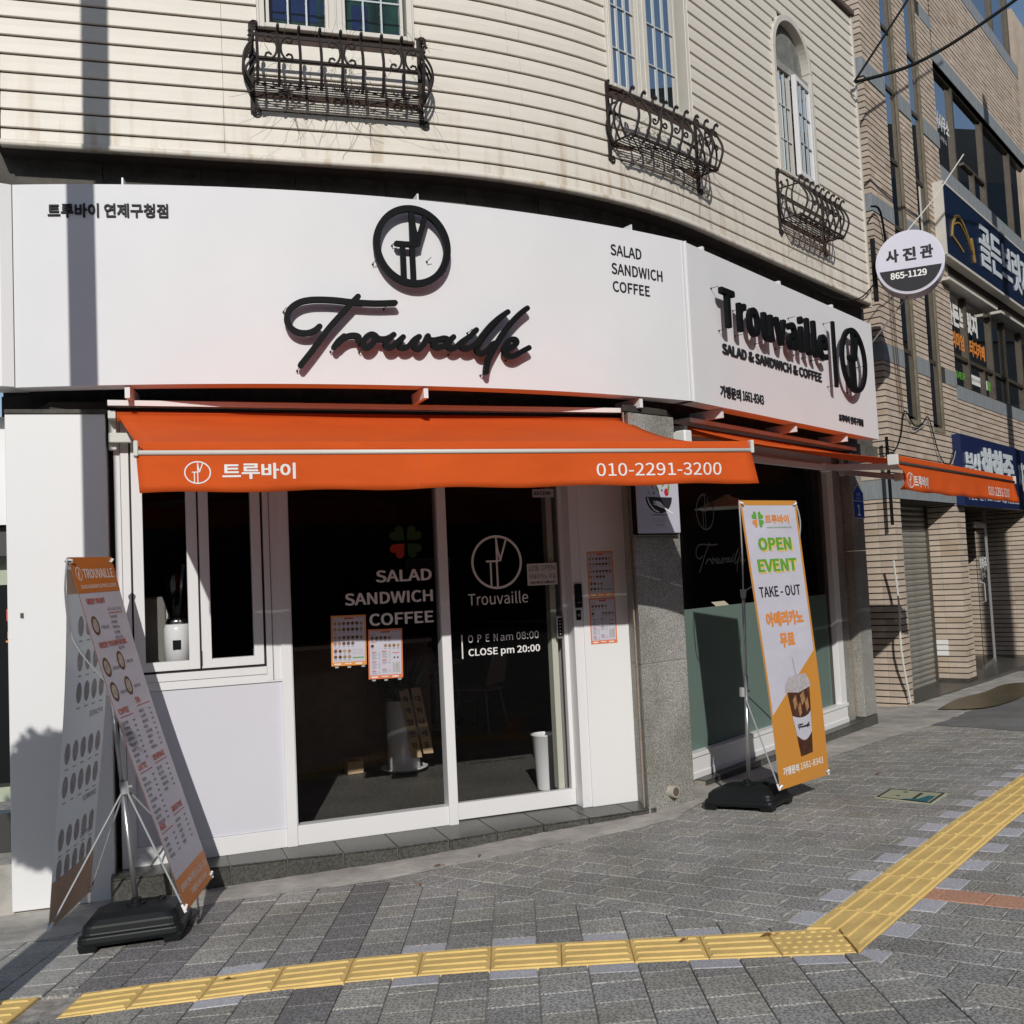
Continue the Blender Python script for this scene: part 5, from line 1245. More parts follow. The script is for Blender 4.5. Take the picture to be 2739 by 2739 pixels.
# printed cup
def cup(q):
    def W_(pts, off, m):                 # cut into thin slices so the print follows the bowed sheet
        pts = orient(pts); v = min(p[1] for p in pts)
        while v < max(p[1] for p in pts):
            c = clip(clip(pts, -9, v, 9, v), 9, v + .02, -9, v + .02)
            if len(c) > 2: q.poly(FE, c, off, m)
            v += .02
    cxp = .56
    W_([(cxp - .04, .44), (cxp - .03, .44), (cxp + .008, .355), (cxp - .008, .355)][::-1], .0034, mat('straw_print', (.45, .42, .5), .5))
    W_([(cxp - .215, .318), (cxp + .225, .325), (cxp + .15, .035 + .06), (cxp - .09, .035 + .055)][::-1], .0018, mat('coffee_print', (.075, .026, .014), .5, var=.6, vscale=16))
    for (a, b_, c_) in ((-.13, .29, .07), (.02, .30, .08), (.10, .275, .06), (-.05, .262, .06)):
        W_([(cxp + a, b_), (cxp + a + c_, b_ + .018), (cxp + a + c_ * 1.2, b_ - .02), (cxp + a + .02, b_ - .035)][::-1], .0022, mat('ice_print', (.36, .19, .09), .5, var=.5, vscale=30))
    W_([(cxp - .17, .236)] + [(cxp - .17 + .36 * i / 8, .236 - .012 * math.sin(math.pi * i / 8)) for i in range(1, 8)] + [(cxp + .19, .242), (cxp + .172, .168)] + [(cxp + .172 - .30 * i / 8, .168 - .024 * math.sin(math.pi * i / 8)) for i in range(1, 8)] + [(cxp - .128, .166)], .0026, BPVC)
    W_([(cxp - .25, .322), (cxp - .24, .345), (cxp - .15, .372), (cxp + .17, .376), (cxp + .235, .350), (cxp + .25, .328), (cxp, .312)][::-1], .003, mat('lid_print', (.48, .44, .46), .4, var=.25, vscale=40))
    for st in SCRIPT: q.stroke(FE, [(cxp - .09 + (a - 1.58) * .145, .190 + (b_ - 3.0) * .038) for a, b_ in st], .0045, .0030, .0032, BLKP, 2)
q = MB(); cup(q); q.build('cup_print', banner)
hooks(banner, FE)

# ---------------------------------------------------------------- INTERIOR THINGS
def G3(x, y): return (x, y, ZF)
t = empty('plant_pot', G3(-1.05, 9.06), label='tall white cylinder planter on a saucer behind the door glass, gift ribbons hanging from it', cat='planter')
PW_ = mat('glazed_white', (.72, .73, .74), .25)
q = MB(); q.lathe((-1.05, 9.06, ZF), [(.0, .02), (.135, .02), (.14, .03), (.145, .62), (.138, .625), (.13, .60), (0, .58)], PW_, 32); q.build('pot', t, smooth=True)
q = MB(); q.lathe((-1.05, 9.06, ZF), [(0, .004), (.15, .004), (.205, .035), (.21, .045), (.20, .043), (.15, .016), (0, .014)], PW_, 32); q.build('saucer', t, smooth=True)
q = MB(); LEAFD = mat('dark_leaf', (.03, .06, .02), .5); rl = random.Random(2)
for k in range(26):
    a = rl.uniform(0, 6.28); r = rl.uniform(.02, .1); h = rl.uniform(.1, .5); b0 = Vector((-1.05 + r * math.cos(a), 9.06 + r * math.sin(a), ZF + .58)); tp = b0 + Vector((math.cos(a) * rl.uniform(.05, .3), math.sin(a) * .2, h)); sd = Vector((-math.sin(a), math.cos(a), 0)) * .03; m_ = (b0 + tp) / 2 + Vector((0, 0, .05))
    q.add([b0, m_ + sd, tp, m_ - sd], [(0, 1, 2, 3)], LEAFD)
q.build('leaves', t)
RIB = mat('ribbon_beige', (.42, .30, .17), .6); 
for k, (s, dx) in enumerate(((-.02, .0), (.03, .045))):
    Fr = plane((-1.08 + s * 1.2, 8.89), (1, .15)); q = MB(); Fr2 = lambda a, z, off=0.: Fr(a + (.9 - z - .0) * .16 + dx, z, off); q.sbox(Fr2, 0, .085, -.0 + .03 * k, .60, 0, .002, RIB)
    for j, ch_ in enumerate('축개업번창' if k == 0 else '대박나세요'): text(q, Fr2, ch_, .02, .065, .48 - .1 * j, .53 - .1 * j, .004, BLKP, box=True, bold=.02)
    q.build('ribbon', t)
q = MB(); PR = mat('ribbon_purple', (.16, .02, .10), .6)
for k in range(7):
    a = k * .9; c = Vector((-.99, 8.86, .66)); q.tube([c, c + Vector((math.cos(a) * .07, 0, math.sin(a) * .06)), c + Vector((math.cos(a + .7) * .08, .01, math.sin(a + .7) * .07)), c], .011, PR, 4, flat=.3)
q.build('bow', t)
t = empty('paper_bin', G3(.205, 8.03), label='white tapered waste bin standing inside the sliding door', cat='bin')
q = MB(); q.lathe((.175, 8.03, ZF), [(0, .0), (.075, .0), (.078, .01), (.103, .415), (.112, .42), (.112, .428), (.10, .428), (.098, .415), (.072, .02), (0, .018)], PW_, 32); q.build('bucket', t, smooth=True)
t = empty('wood_block', G3(-1.5, 9.06), label='small pale wooden block on the cafe floor catching the sun', cat='block'); q = MB(); q.box((-1.5, 9.09, ZF + .055), (.14, .14, .11), mat('pale_wood', (.55, .40, .25), .6, var=.2, vscale=8, stretch=(1, 6, 6)), R(25)); q.build('block', t, bevel=.004)
t = empty('ribbed_counter', G3(-1.6, 9.9), label='dark ribbed wood counter front deep inside the cafe', cat='counter')
Pc = plane((-2.0, 9.12), (1.0, .42)); RW_ = mat('dark_ribbed_wood', (.16, .10, .06), .6, var=.2, vscale=6); q = MB(); q.sbox(Pc, 0, 1.25, ZF, .95, -.6, 0, RW_); q.build('body', t)
for k in range(30): q = MB(); q.sbox(Pc, .62 + .02 * k, .632 + .02 * k, ZF + .02, .93, .0005, .012, RW_); q.build('slat', t)
q = MB(); q.sbox(Pc, -.03, 1.28, .951, .985, -.62, .03, mat('counter_top', (.3, .28, .25), .4)); q.build('top', t)
def chair(c, rz, label):
    t = empty('cafe_chair', G3(*c), label=label, cat='chair', group='pale cafe chairs inside'); ca, sa = math.cos(rz), math.sin(rz); CH = mat('chair_pale', (.50, .50, .48), .5)
    L = lambda x, y, z: (c[0] + x * ca - y * sa, c[1] + x * sa + y * ca, ZF + z)
    q = MB(); q.hexa([L(-.2, -.2, .43), L(.2, -.2, .43), L(.18, .2, .43), L(-.18, .2, .43), L(-.21, -.21, .46), L(.21, -.21, .46), L(.19, .21, .46), L(-.19, .21, .46)], CH); q.build('seat', t, bevel=.01)
    q = MB(); q.hexa([L(-.19, .19, .50), L(.19, .19, .50), L(.19, .22, .50), L(-.19, .22, .50), L(-.15, .27, .84), L(.15, .27, .84), L(.15, .30, .84), L(-.15, .30, .84)], CH); q.build('backrest', t, bevel=.012)
    for x, y in ((-.16, -.16), (.16, -.16), (.15, .17), (-.15, .17)): q = MB(); q.tube([L(x, y, .43), L(x * 1.35, y * 1.35, 0)], .013, CH, 8, r2=.009); q.build('leg', t)
chair((-.45, 11.3), R(-120), 'pale moulded cafe chair seen through the sliding door glass'); chair((-1.0, 12.3), R(40), 'farther pale cafe chair beside the round table inside')
t = empty('cafe_table', G3(-.95, 11.6), label='white round pedestal table inside the cafe', cat='table'); q = MB(); q.lathe((-.95, 11.6, ZF), [(0, .74), (.33, .74), (.34, .725), (.32, .715), (0, .71)], PW_, 32); q.build('top', t); q = MB(); q.lathe((-.95, 11.6, ZF), [(.24, 0), (.22, .02), (.03, .05), (.022, .70)], PW_, 24); q.build('pedestal', t)
t = empty('coffee_grinder', FR(-.24, 1.03, -.22), label='white coffee grinder with a dark hopper behind the take-out window', cat='grinder')
c = FR(-.235, 1.03, -.2); q = MB(); q.lathe((c[0], c[1], 1.03), [(0, 0), (.085, 0), (.085, .26), (.075, .29), (0, .30)], PW_, 24); q.build('body', t, smooth=True); q = MB(); q.lathe((c[0], c[1], 1.31), [(.07, 0), (.075, .02), (.07, .05), (.03, .05), (.0, .05)], mat('chrome', (.6, .6, .6), .15, metal=1), 24); q.lathe((c[0], c[1], 1.36), [(.05, 0), (.15, .34), (.0, .35)], glass('smoke_plastic', (.12, .08, .06), 1.5), 24); q.build('hopper', t, smooth=True)
q = MB(); Fc = off_n(FR, -.112); q.quad(Fc, -.27, -.22, 1.16, 1.22, 0, BLK); q.build('badge', t)
t = empty('espresso_machine', FR(-.42, 1.03, -.4), label='dark grey steel machine body behind the take-out window', cat='machine'); q = MB(); q.sbox(FR, -.62, -.30, 1.03, 1.50, -.55, -.26, mat('machine_grey', (.16, .155, .14), .5, var=.1)); q.build('body', t, bevel=.01)
q = MB(); q.sbox(FR, -.30, -.29, 1.03, 1.5, -.5, -.27, mat('machine_side', (.45, .46, .42), .4)); q.build('side_panel', t)
t = empty('takeout_counter', FR(-.1, ZF, -.4), label='dark counter behind the take-out window', cat='counter'); q = MB(); q.sbox(FR, -.6, .30, ZF, 1.0, -.6, -.12, INTW); q.sbox(FR, -.61, .31, 1.0, 1.03, -.65, -.10, mat('counter_top', (.3, .28, .25), .4)); q.build('body', t)
t = empty('pendant_lamp', RW(1.0, 1.9, -1.0), label='white shallow pendant lamp hanging inside the side window', cat='lamp')
lc = (1.98, 9.35, 2.06); q = MB(); q.lathe(lc, [(.30, 0), (.17, .055), (.05, .10), (.03, .12), (0, .12)], mat('lamp_white', (.85, .85, .8), .5), 32); q.build('shade', t, smooth=True); q = MB(); q.tube([(lc[0], lc[1], 2.17), (lc[0], lc[1], 2.66)], .004, BLK, 6); q.build('cord', t)
t = empty('side_window_shelf', RW(2.2, ZF, -.5), label='dark bar counter with folded menus behind the side window', cat='counter'); q = MB(); q.sbox(RW, .1, 3.0, 1.10, 1.14, -.7, -.12, mat('bar_top', (.09, .08, .07), .5)); q.sbox(RW, .1, 3.0, ZF, 1.10, -.7, -.62, INTW); q.build('top', t)
t = empty('menu_card', RW(1.15, 1.14, -.3), label='folded paper card lying on the counter behind the side window', cat='card'); q = MB(); a = [RW(1.05, 1.145, -.25), RW(1.3, 1.145, -.25), RW(1.3, 1.21, -.33), RW(1.05, 1.21, -.33)]; q.add(a, [(0, 1, 2, 3)], mat('card_paper', (.6, .55, .42), .7)); q.build('sheet', t)
t = empty('window_plant', RW(2.75, 1.14, -.3), label='small dark leafy plant on the counter at the far end of the side window', cat='plant'); q = MB()
for k in range(40):
    a = rl.uniform(0, 6.28); p0 = Vector(RW(2.72, 1.2, -.3)); tp = p0 + Vector((math.cos(a) * rl.uniform(.02, .16), math.sin(a) * rl.uniform(.02, .16), rl.uniform(.05, .32))); sd = Vector((-math.sin(a), math.cos(a), .3)) * .02; m_ = (p0 + tp) / 2 + Vector((0, 0, .03)); q.add([p0, m_ + sd, tp, m_ - sd], [(0, 1, 2, 3)], LEAFD)
q.build('leaves', t); q = MB(); p0 = RW(2.72, 1.14, -.3); q.lathe(p0, [(0, 0), (.05, 0), (.06, .1), (0, .1)], PW_, 16); q.build('pot', t)
t = empty('wall_vent', G3(-.9, 12.8), label='small pale louvred grille on the dark wall deep inside', cat='vent'); Pv = plane((-1.35, 12.7), (1, .1)); q = MB()
q.sbox(Pv, 0, .55, 1.62, 1.8, 0, .02, mat('vent_grey', (.22, .22, .2), .5)); q.build('frame', t)
for k in range(5): q = MB(); q.sbox(Pv, .02, .53, 1.64 + .03 * k, 1.65 + .03 * k, .0205, .03, BLK); q.build('slat', t)
# ---------------------------------------------------------------- BRICK BUILDING NEXT DOOR
brick = empty('brick_building', BF(2, -.3, -1), label='beige brick office building with slot windows and navy signs, right of the cafe', cat='building')
BKS = []
def brickmat(name, col):
    return mat(name, col, .8, var=.16, vscale=2.6, bump=.35, bscale=50, spec=.25)
BM = [brickmat('brick_beige', (.53, .44, .355)), brickmat('brick_tan', (.50, .415, .335)), brickmat('brick_pink', (.56, .46, .375)), brickmat('brick_stained', (.46, .36, .27))]
MORT = mat('dark_mortar', (.045, .035, .03), .95)
BAND = mat('blue_grey_tile', (.26, .285, .30), .6, var=.22, vscale=12, stretch=(3, 3, .3))
CP = .0735                                                       # course height before scaling
# openings on the facade: (s0, s1, z0, z1)
FEND = 8.2; ZTOP = 11.4
openings = [(.75, 1.20, 3.19, 12), (1.72, 2.18, 3.17, 12), (2.88, 9, 3.845, 5.30), (2.90, 9, 6.93, 8.43), (2.9, 9, 10.28, 12), (.235, 2.43, -1, 2.21), (2.80, 6.15, -1, 2.25), (7.3, 9, -1, 2.25)]
bands = [(2.21, 2.43, -.6, 2.9), (3.805, 4.01, -.3, 2.88), (5.56, 5.76, -.3, 2.42), (7.17, 7.39, -.3, 2.92), (8.85, 9.05, -.3, 2.9), (10.05, 10.28, 2.6, FEND), (8.43, 8.65, 2.9, FEND), (6.68, 6.93, 2.86, FEND), (3.655, 3.845, 2.84, FEND)]
def blocked(s0, s1, z0, z1):
    m_s, m_z = (s0 + s1) / 2, (z0 + z1) / 2
    for a, b_, c_, d_ in openings:
        if a < m_s < b_ and c_ < m_z < d_: return True
    for c_, d_, a, b_ in bands:
        if a < m_s < b_ and z0 < d_ - .02 and z1 > c_ + .02: return True
    return False
SBK = plane(BF(0, 0, 0)[:2], (.775, -.632))                      # short side wall left of the corner, running back
SIDE = lambda s, z, off=0.: SBK(s * KB, 1.53 + KB * (z - 1.53), off)
vbr = []
def bpoly(F, s0, s1, z0, z1, o): return [F(s0, z0, o), F(s1, z0, o), F(s1, z1, o), F(s0, z1, o)]
rb_ = random.Random(11)
cuts_s = sorted([0, .235, .75, 1.20, 1.72, 2.18, 2.43, 2.80, 2.88])
def fill(F, s0, s1, z0, z1, pitch=.19, face='f'):
    z = z0
    while z < z1 - .02:
        zt = min(z + CP, z1); n = max(1, round((s1 - s0) / pitch)); w_ = (s1 - s0) / n
        for i in range(n):
            a, b_ = s0 + w_ * i, s0 + w_ * (i + 1)
            c = F((a + b_) / 2, (z + zt) / 2, 0)
            if inview(c[0], c[1], c[2], .02):
                d2 = (Vector(c) - EYE).length; vbr.append((d2, F, a + .0012, b_ - .0012, z + .0075, zt - .0075))
        z = zt
def region(F, s0, s1, lo, hi):
    """brick courses between the light bands"""
    fill(F, s0, s1, lo, hi)
ZS = [(2.43, 3.805), (4.01, 5.56), (5.76, 7.17), (7.39, 8.85), (9.05, ZTOP)]
for (lo, hi) in ZS:
    for a, b_ in ((0, .75), (1.20, 1.72), (2.18, 2.86)):
        z_lo = lo
        fill(BF, a, b_, lo, hi)
    fill(SIDE, -1.1, 0, lo, hi)
for a, b_ in ((.75, 1.20), (1.72, 2.18)): fill(BF, a, b_, 2.43, 3.18)
fill(BF, 2.86, FEND, 3.16, 3.655, .3); fill(BF, 2.92, FEND, 8.65, 10.05, .3); fill(BF, 2.86, FEND, 6.52, 6.68, .3); fill(BF, 2.43, 2.86, 2.43, 2.44)
fill(BF, 0, .235, -.19, 2.21, .12); fill(SIDE, -1.1, 0, -.19, 2.21, .19)
fill(BF, 2.43, 2.80, -.1, 2.21, .185)
P2F = plane(BF(2.43, 0, -.50)[:2], (.775, -.632)); P2S = lambda s, z, off=0.: P2F(s, 1.53 + KB * (z - 1.53), off)
fill(P2S, .0, .50, -.1, 2.21, .25)
RWL = lambda s, z, off=0.: BF(s, z, off - .95)
fill(BF, 6.15, 7.3, -.2, 2.2, .25)
# door niche side wall (in shade)
N2 = plane(BF(6.15, 0, -1.0)[:2], (.775, -.632)); fill(lambda s, z, off=0.: N2(s, 1.53 + KB * (z - 1.53), off), 0, 1.0, -.2, 2.2, .25)
N3 = plane(BF(2.80, 0, -.01)[:2], (-.775, .632)); 
vbr.sort(key=lambda t_: t_[0])
def onebrick(q, F, a, b_, z0, z1, m):
    q.sbox(F, a, b_, z0, z1, -.02, rb_.uniform(.0, .004), m)
k = 0
for (d2, F, a, b_, z0, z1) in vbr[:300]:
    q = MB(); onebrick(q, F, a, b_, z0, z1, BM[3] if rb_.random() < .08 else rb_.choice(BM[:3])); q.build('brick', brick)
q = MB()
for (d2, F, a, b_, z0, z1) in vbr[300:]:
    onebrick(q, F, a, b_, z0, z1, BM[3] if rb_.random() < .07 else rb_.choice(BM[:3]))
q.build('upper_bricks', brick, kind='stuff')
# mortar backing walls
q = MB()
for a, b_, c_, d_ in ((0, .75, 2.21, ZTOP), (1.2, 1.72, 2.21, ZTOP), (2.18, 2.88, 2.21, ZTOP), (.75, 1.2, 2.21, 3.19), (1.72, 2.18, 2.21, 3.17), (2.88, FEND, 2.3, 3.845), (2.9, FEND, 5.3, 6.93), (2.9, FEND, 8.43, 10.28), (0, .235, -.4, 2.21), (2.43, 2.80, -.4, 2.21), (6.15, 7.3, -.4, 2.3)): q.sbox(BF, a, b_, c_, d_, -.3, -.006, MORT)
q.sbox(SIDE, -1.3, -.002, -.4, ZTOP, -.2, -.006, MORT); q.sbox(P2S, .0, .50, -.4, 2.21, -.2, -.006, MORT)
q.sbox(BF, 6.16, 6.3, -.4, 2.3, -1.0, -.3, MORT); q.build('mortar_wall', brick)
for c_, d_, a, b_ in bands:
    F = BF; n = max(1, int((b_ - max(a, 0)) / .45)); a0 = max(a, 0)
    segs = [(a0 + (b_ - a0) * i / n, a0 + (b_ - a0) * (i + 1) / n) for i in range(n)]
    for s0, s1 in segs:
        mid = (s0 + s1) / 2
        if any(o[0] < mid < o[1] and o[2] < (c_ + d_) / 2 < o[3] for o in openings[:2]): continue
        for o in openings[:2]:
            if c_ > 3.1 and s0 < o[0] < s1: s1 = o[0]
            if c_ > 3.1 and s0 < o[1] < s1: s0 = o[1]
        cc_ = BF((s0 + s1) / 2, c_)
        if s1 - s0 > .03 and inview(*cc_, .05): q = MB(); q.sbox(F, s0 + .002, s1 - .002, c_, d_, -.05, .008, BAND); q.build('band_tile', brick)
    if a < 0:
        for i in range(2): q = MB(); q.sbox(SIDE, -.5 * (i + 1) + .002, -.5 * i - .002, c_, d_, -.05, .008, BAND); q.build('band_tile', brick)
BRZ = mat('bronze_frame', (.10, .085, .065), .45, metal=.3, var=.2, vscale=8); OLV = mat('slot_jamb_render', (.20, .17, .12), .85, var=.4, vscale=6)
# slot windows
for (a, b_, z0) in ((.75, 1.20, 3.19), (1.72, 2.18, 3.17)):
    w_ = empty('slot_window', (0, 0, 0)); w_.parent = brick; w_.location = Vector(BF((a + b_) / 2, z0, -.15)) - brick.location
    q = MB(); q.sbox(BF, b_ - .085, b_, z0, ZTOP, -.28, .012, OLV); q.sbox(BF, a - .01, a, z0, ZTOP, -.28, -.008, OLV); q.sbox(BF, a, b_, z0 - .06, z0, -.28, .012, OLV); q.sbox(BF, b_ - .125, b_ - .085, z0, ZTOP, -.06, -.004, BRZ); q.sbox(BF, a, a + .03, z0, ZTOP, -.06, -.014, BRZ); q.build('jamb', w_, bevel=.004)
    for zt in (4.02, 5.55, 6.40, 7.32, 8.1, 9.0):
        zt += -.01; q = MB(); q.sbox(BF, a + .03, b_ - .11, zt, zt + .05, -.05, -.01, BRZ); q.build('transom', w_)
    zs = [z0, 4.01, 5.54, 6.39, 7.31, 8.09, 8.99, ZTOP]
    for zA, zB in zip(zs, zs[1:]): q = MB(); q.sbox(BF, a + .03, b_ - .11, zA + .05, zB, -.034, -.026, BGLASS); q.build('pane', w_)
    q = MB(); q.sbox(BF, a, b_, z0, ZTOP, -.6, -.5, mat('office_dim', (.16, .19, .19), .8, var=.4, vscale=3)); q.build('room_back', w_)
# wide window bands
OFF = mat('office_dim', (.16, .19, .19), .8); BLIND = mat('blind_pale', (.42, .48, .50), .7, var=.2, vscale=4, stretch=(.3, .3, 12))
def wide(z0, z1, mull, tz, cat_panels):
    w_ = empty('wide_window', (0, 0, 0)); w_.parent = brick; w_.location = Vector(BF(4, z0, -.2)) - brick.location
    q = MB(); q.sbox(BF, 2.88, FEND, z1 - .05, z1, -.3, -.05, BRZ); q.sbox(BF, 2.88, FEND, z0, z0 + .04, -.24, -.05, BRZ); q.sbox(BF, 2.88, 2.90, z0, z1, -.24, -.06, BRZ)
    if tz: q.sbox(BF, 2.9, FEND, tz, tz + .05, -.14, -.045, BRZ)
    q.build('frame', w_)
    ms = [2.915] + mull + [FEND]
    for s in mull: q = MB(); q.sbox(BF, s - .035, s + .035, z0 + .04, z1 - .05, -.14, -.04, BRZ); q.build('mullion', w_, bevel=.003)
    for i, (a, b_) in enumerate(zip(ms, ms[1:])): q = MB(); q.sbox(BF, a, b_, z0 + .04, z1 - .05, -.098, -.09, BGLASS); q.build('pane', w_)
    for a, b_, m in cat_panels: q = MB(); q.sbox(BF, a, b_, z0 + .05, z1 - .05, -.17, -.155, m); q.build('blind', w_)
    q = MB(); q.sbox(BF, 2.88, FEND, z0, z1, -1.4, -1.3, OFF); q.sbox(BF, 2.7, FEND, z1, z1 + .05, -1.4, -.3, MORT); q.sbox(BF, 2.7, FEND, z0 - .05, z0, -1.4, -.25, MORT); q.build('room_back', w_)
    return w_
BLU = mat('blue_blind', (.012, .035, .11), .6, var=.3, vscale=2); TEA = mat('teal_blind', (.10, .22, .24), .7, var=.25, vscale=3, stretch=(2, 2, .3))
W1_ = wide(6.93, 8.43, [3.87, 5.48, 7.19], 0, [(2.9, 4.9, BLU), (4.9, 5.9, TEA), (5.9, 7.2, BLIND)])
q = MB(); GW = off_n(BF, -.087); text(q, GW, '무사사무소', 2.75 + .2, 3.75, 7.60, 7.84, 0, WPRINT, box=True, bold=.03); text(q, GW, '법무사 사무소', 2.95, 3.6, 7.44, 7.52, 0, WPRINT, box=True); q.build('window_lettering', W1_)
q = MB(); q.sbox(BF, 4.3, 5.44, 7.36, 7.40, -.13, -.05, BRZ); q.sbox(BF, 4.8, 4.85, 6.97, 7.36, -.13, -.05, BRZ); q.build('vent_sash', W1_)
W2_ = wide(3.845, 5.30, [3.76, 5.10, 5.9, 7.0], 4.27, [(2.9, 5.05, mat('dark_window_film', (.012, .018, .028), .4)), (5.2, 5.5, TEA), (6.0, 6.9, BLIND)])
q = MB(); GW2 = off_n(BF, -.086); text(q, GW2, '골든브릿지', 2.93, 4.45, 4.76, 5.06, 0, WPRINT, box=True, bold=.05); q.build('window_lettering', W2_)
q = MB(); text(q, GW2, '프리미엄 스터디카페', 2.4 + .5, 4.78, 4.44, 4.66, 0, ORP, box=True, bold=.04); q.build('window_lettering', W2_)
q = MB(); text(q, GW2, 'NAVER', 2.99, 3.62, 3.995, 4.11, 0, GREENP, bold=.04); q.quad(GW2, 3.82, 4.42, 4.0, 4.14, 0, WPRINT); q.quad(GW2, 4.66, 4.80, 4.0, 4.14, 0, WPRINT); q.quad(GW2, 4.81, 4.98, 4.0, 4.14, 0, GREENP); text(q, GW2, '골든브릿지스터디카페', 3.84, 4.4, 4.045, 4.095, .002, GREYPR, box=True); q.build('window_lettering', W2_)
q = MB(); q.sbox(BF, 4.56, 4.60, 3.88, 4.27, -.13, -.05, BRZ); q.build('mullion', W2_)
W3_ = wide(10.28, 12, [5.2, 6.75, 7.9], 0, [(3, 6.6, TEA)])
# ground floor: recesses, shutter, platform, glass door
SHM = mat('shutter_grey', (.27, .265, .235), .5, metal=.2, var=.2, vscale=4, stretch=(1, 1, 6))
sh = empty('roller_shutter', (0, 0, 0)); sh.parent = brick; sh.location = Vector(BF(1.3, -.2, -.45)) - brick.location
for i in range(34):
    z = -.17 + .07 * i; q = MB(); n0 = 4
    vs = []
    for s in (.2, 2.44):
        for z_, o in ((z, -.46), (z + .005, -.445), (z + .035, -.435), (z + .062, -.445), (z + .068, -.46)): vs.append(BF(s, z_, o))
    q.add(vs, [(j, j + 1, 5 + j + 1, 5 + j) for j in range(4)], SHM); q.build('slat', sh)
q = MB(); q.sbox(BF, .2, .24, -.4, 2.3, -.5, -.4, MORT); q.sbox(BF, 2.41, 2.44, -.4, 2.3, -.48, -.4, BRZ); q.sbox(BF, .2, 2.44, -.3, 2.3, -.6, -.47, MORT); q.sbox(BF, .2, 8.2, 2.2, 2.3, -1.25, -.01, MORT); q.build('shutter_guide', sh)
q = MB(); q.pxy([BF(.24, 0, .02)[:2], BF(2.9, 0, .14)[:2], BF(5.7, 0, .16)[:2], BF(8.2, 0, .2)[:2], BF(8.2, 0, -1.3)[:2], BF(.24, 0, -.7)[:2]][::1], -.6, -.255, STEP); q.build('platform', brick)
q = MB(); q.sbox(P2S, .0, .505, -.19, -.10, -.02, .012, STEP); q.sbox(BF, 2.425, 2.81, -.19, -.10, -.05, .012, STEP); q.build('pillar_plinth', brick)
q = MB()
for k in range(3): q.sbox(P2S, .02, .26, .20 + CP * k + .004, .20 + CP * (k + 1) - .006, .004, .0075, WPRINT)
q.sbox(P2S, .0, .05, 1.60, 1.66, .004, .0075, WPRINT); q.build('white_patch_tiles', brick)
gd = empty('glass_door', (0, 0, 0)); gd.parent = brick; gd.location = Vector(BF(3.3, -.2, -.4)) - brick.location
GD = plane(BF(3.95, 0, -.22)[:2], (Vector(BF(5.25, 0, -.42)[:2]) - Vector(BF(3.95, 0, -.22)[:2]))); GDF = lambda s, z, off=0.: GD(s, 1.53 + KB * (z - 1.53), off)
q = MB(); q.sbox(GDF, 0, 1.4, -.16, 1.98, 0, .012, glass('green_door_glass', (.55, .62, .55), 1.5)); q.build('pane', gd)
q = MB(); q.sbox(GDF, 0, 1.4, -.19, -.08, -.01, .022, SILV); q.sbox(GDF, 0, 1.4, 1.92, 2.0, -.01, .022, SILV); q.sbox(GDF, 1.4, 1.45, -.19, 2.2, -.01, .03, SILV); q.build('rail', gd)
q = MB(); q.tube([GDF(.12, .82, .02), GDF(.12, .84, .08), GDF(.12, 1.10, .08), GDF(.12, 1.12, .02)], .016, SILV, 8); q.build('handle', gd)
q = MB(); text(q, GDF, '하하주', .30, 1.2, 1.28, 1.48, .014, WPRINT, box=True, bold=.04); text(q, GDF, '한식', .5, .95, 1.16, 1.25, .014, WPRINT, box=True); q.build('lettering', gd)
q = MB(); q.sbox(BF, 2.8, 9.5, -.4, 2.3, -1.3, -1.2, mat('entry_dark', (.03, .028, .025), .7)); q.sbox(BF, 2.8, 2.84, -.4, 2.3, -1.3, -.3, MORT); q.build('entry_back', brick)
q = MB(); PRD = off_n(BF, -1.19); q.quad(PRD, 6.6, 7.2, .95, 1.05, 0, REDP); q.ell(PRD, 6.9, .50, .3, .42, 0, mat('poster_reddish', (.25, .12, .10), .6, var=.8, vscale=9), 20); q.ell(PRD, 6.7, 1.45, .14, .13, 0, mat('poster_lime', (.35, .42, .10), .6, var=.4, vscale=14), 14); q.build('poster', brick)
q = MB(); q.tube([BF(6.22, 2.2, .03), BF(6.22, .9, .03)], .022, BLK, 8); q.tube([BF(6.32, .9, .05), BF(6.35, -.2, .05)], .022, mat('pipe_cream', (.5, .47, .38), .6), 8); q.build('drain_pipe', brick)
# body so the sky cannot be seen through it
q = MB(); q.pxy([BF(-.3, 0, -1.5)[:2], BF(FEND + 3, 0, -1.5)[:2], BF(FEND + 3, 0, -9)[:2], BF(-.3, 0, -9)[:2]], -.5, 12.6, MORT); q.sbox(BF, FEND, FEND + 3, -.3, ZTOP, -1.5, -.02, BM[1]); q.sbox(SIDE, -1.3, -1.1, -.4, ZTOP, -.3, 0, BM[0]); q.build('rear_mass', brick)

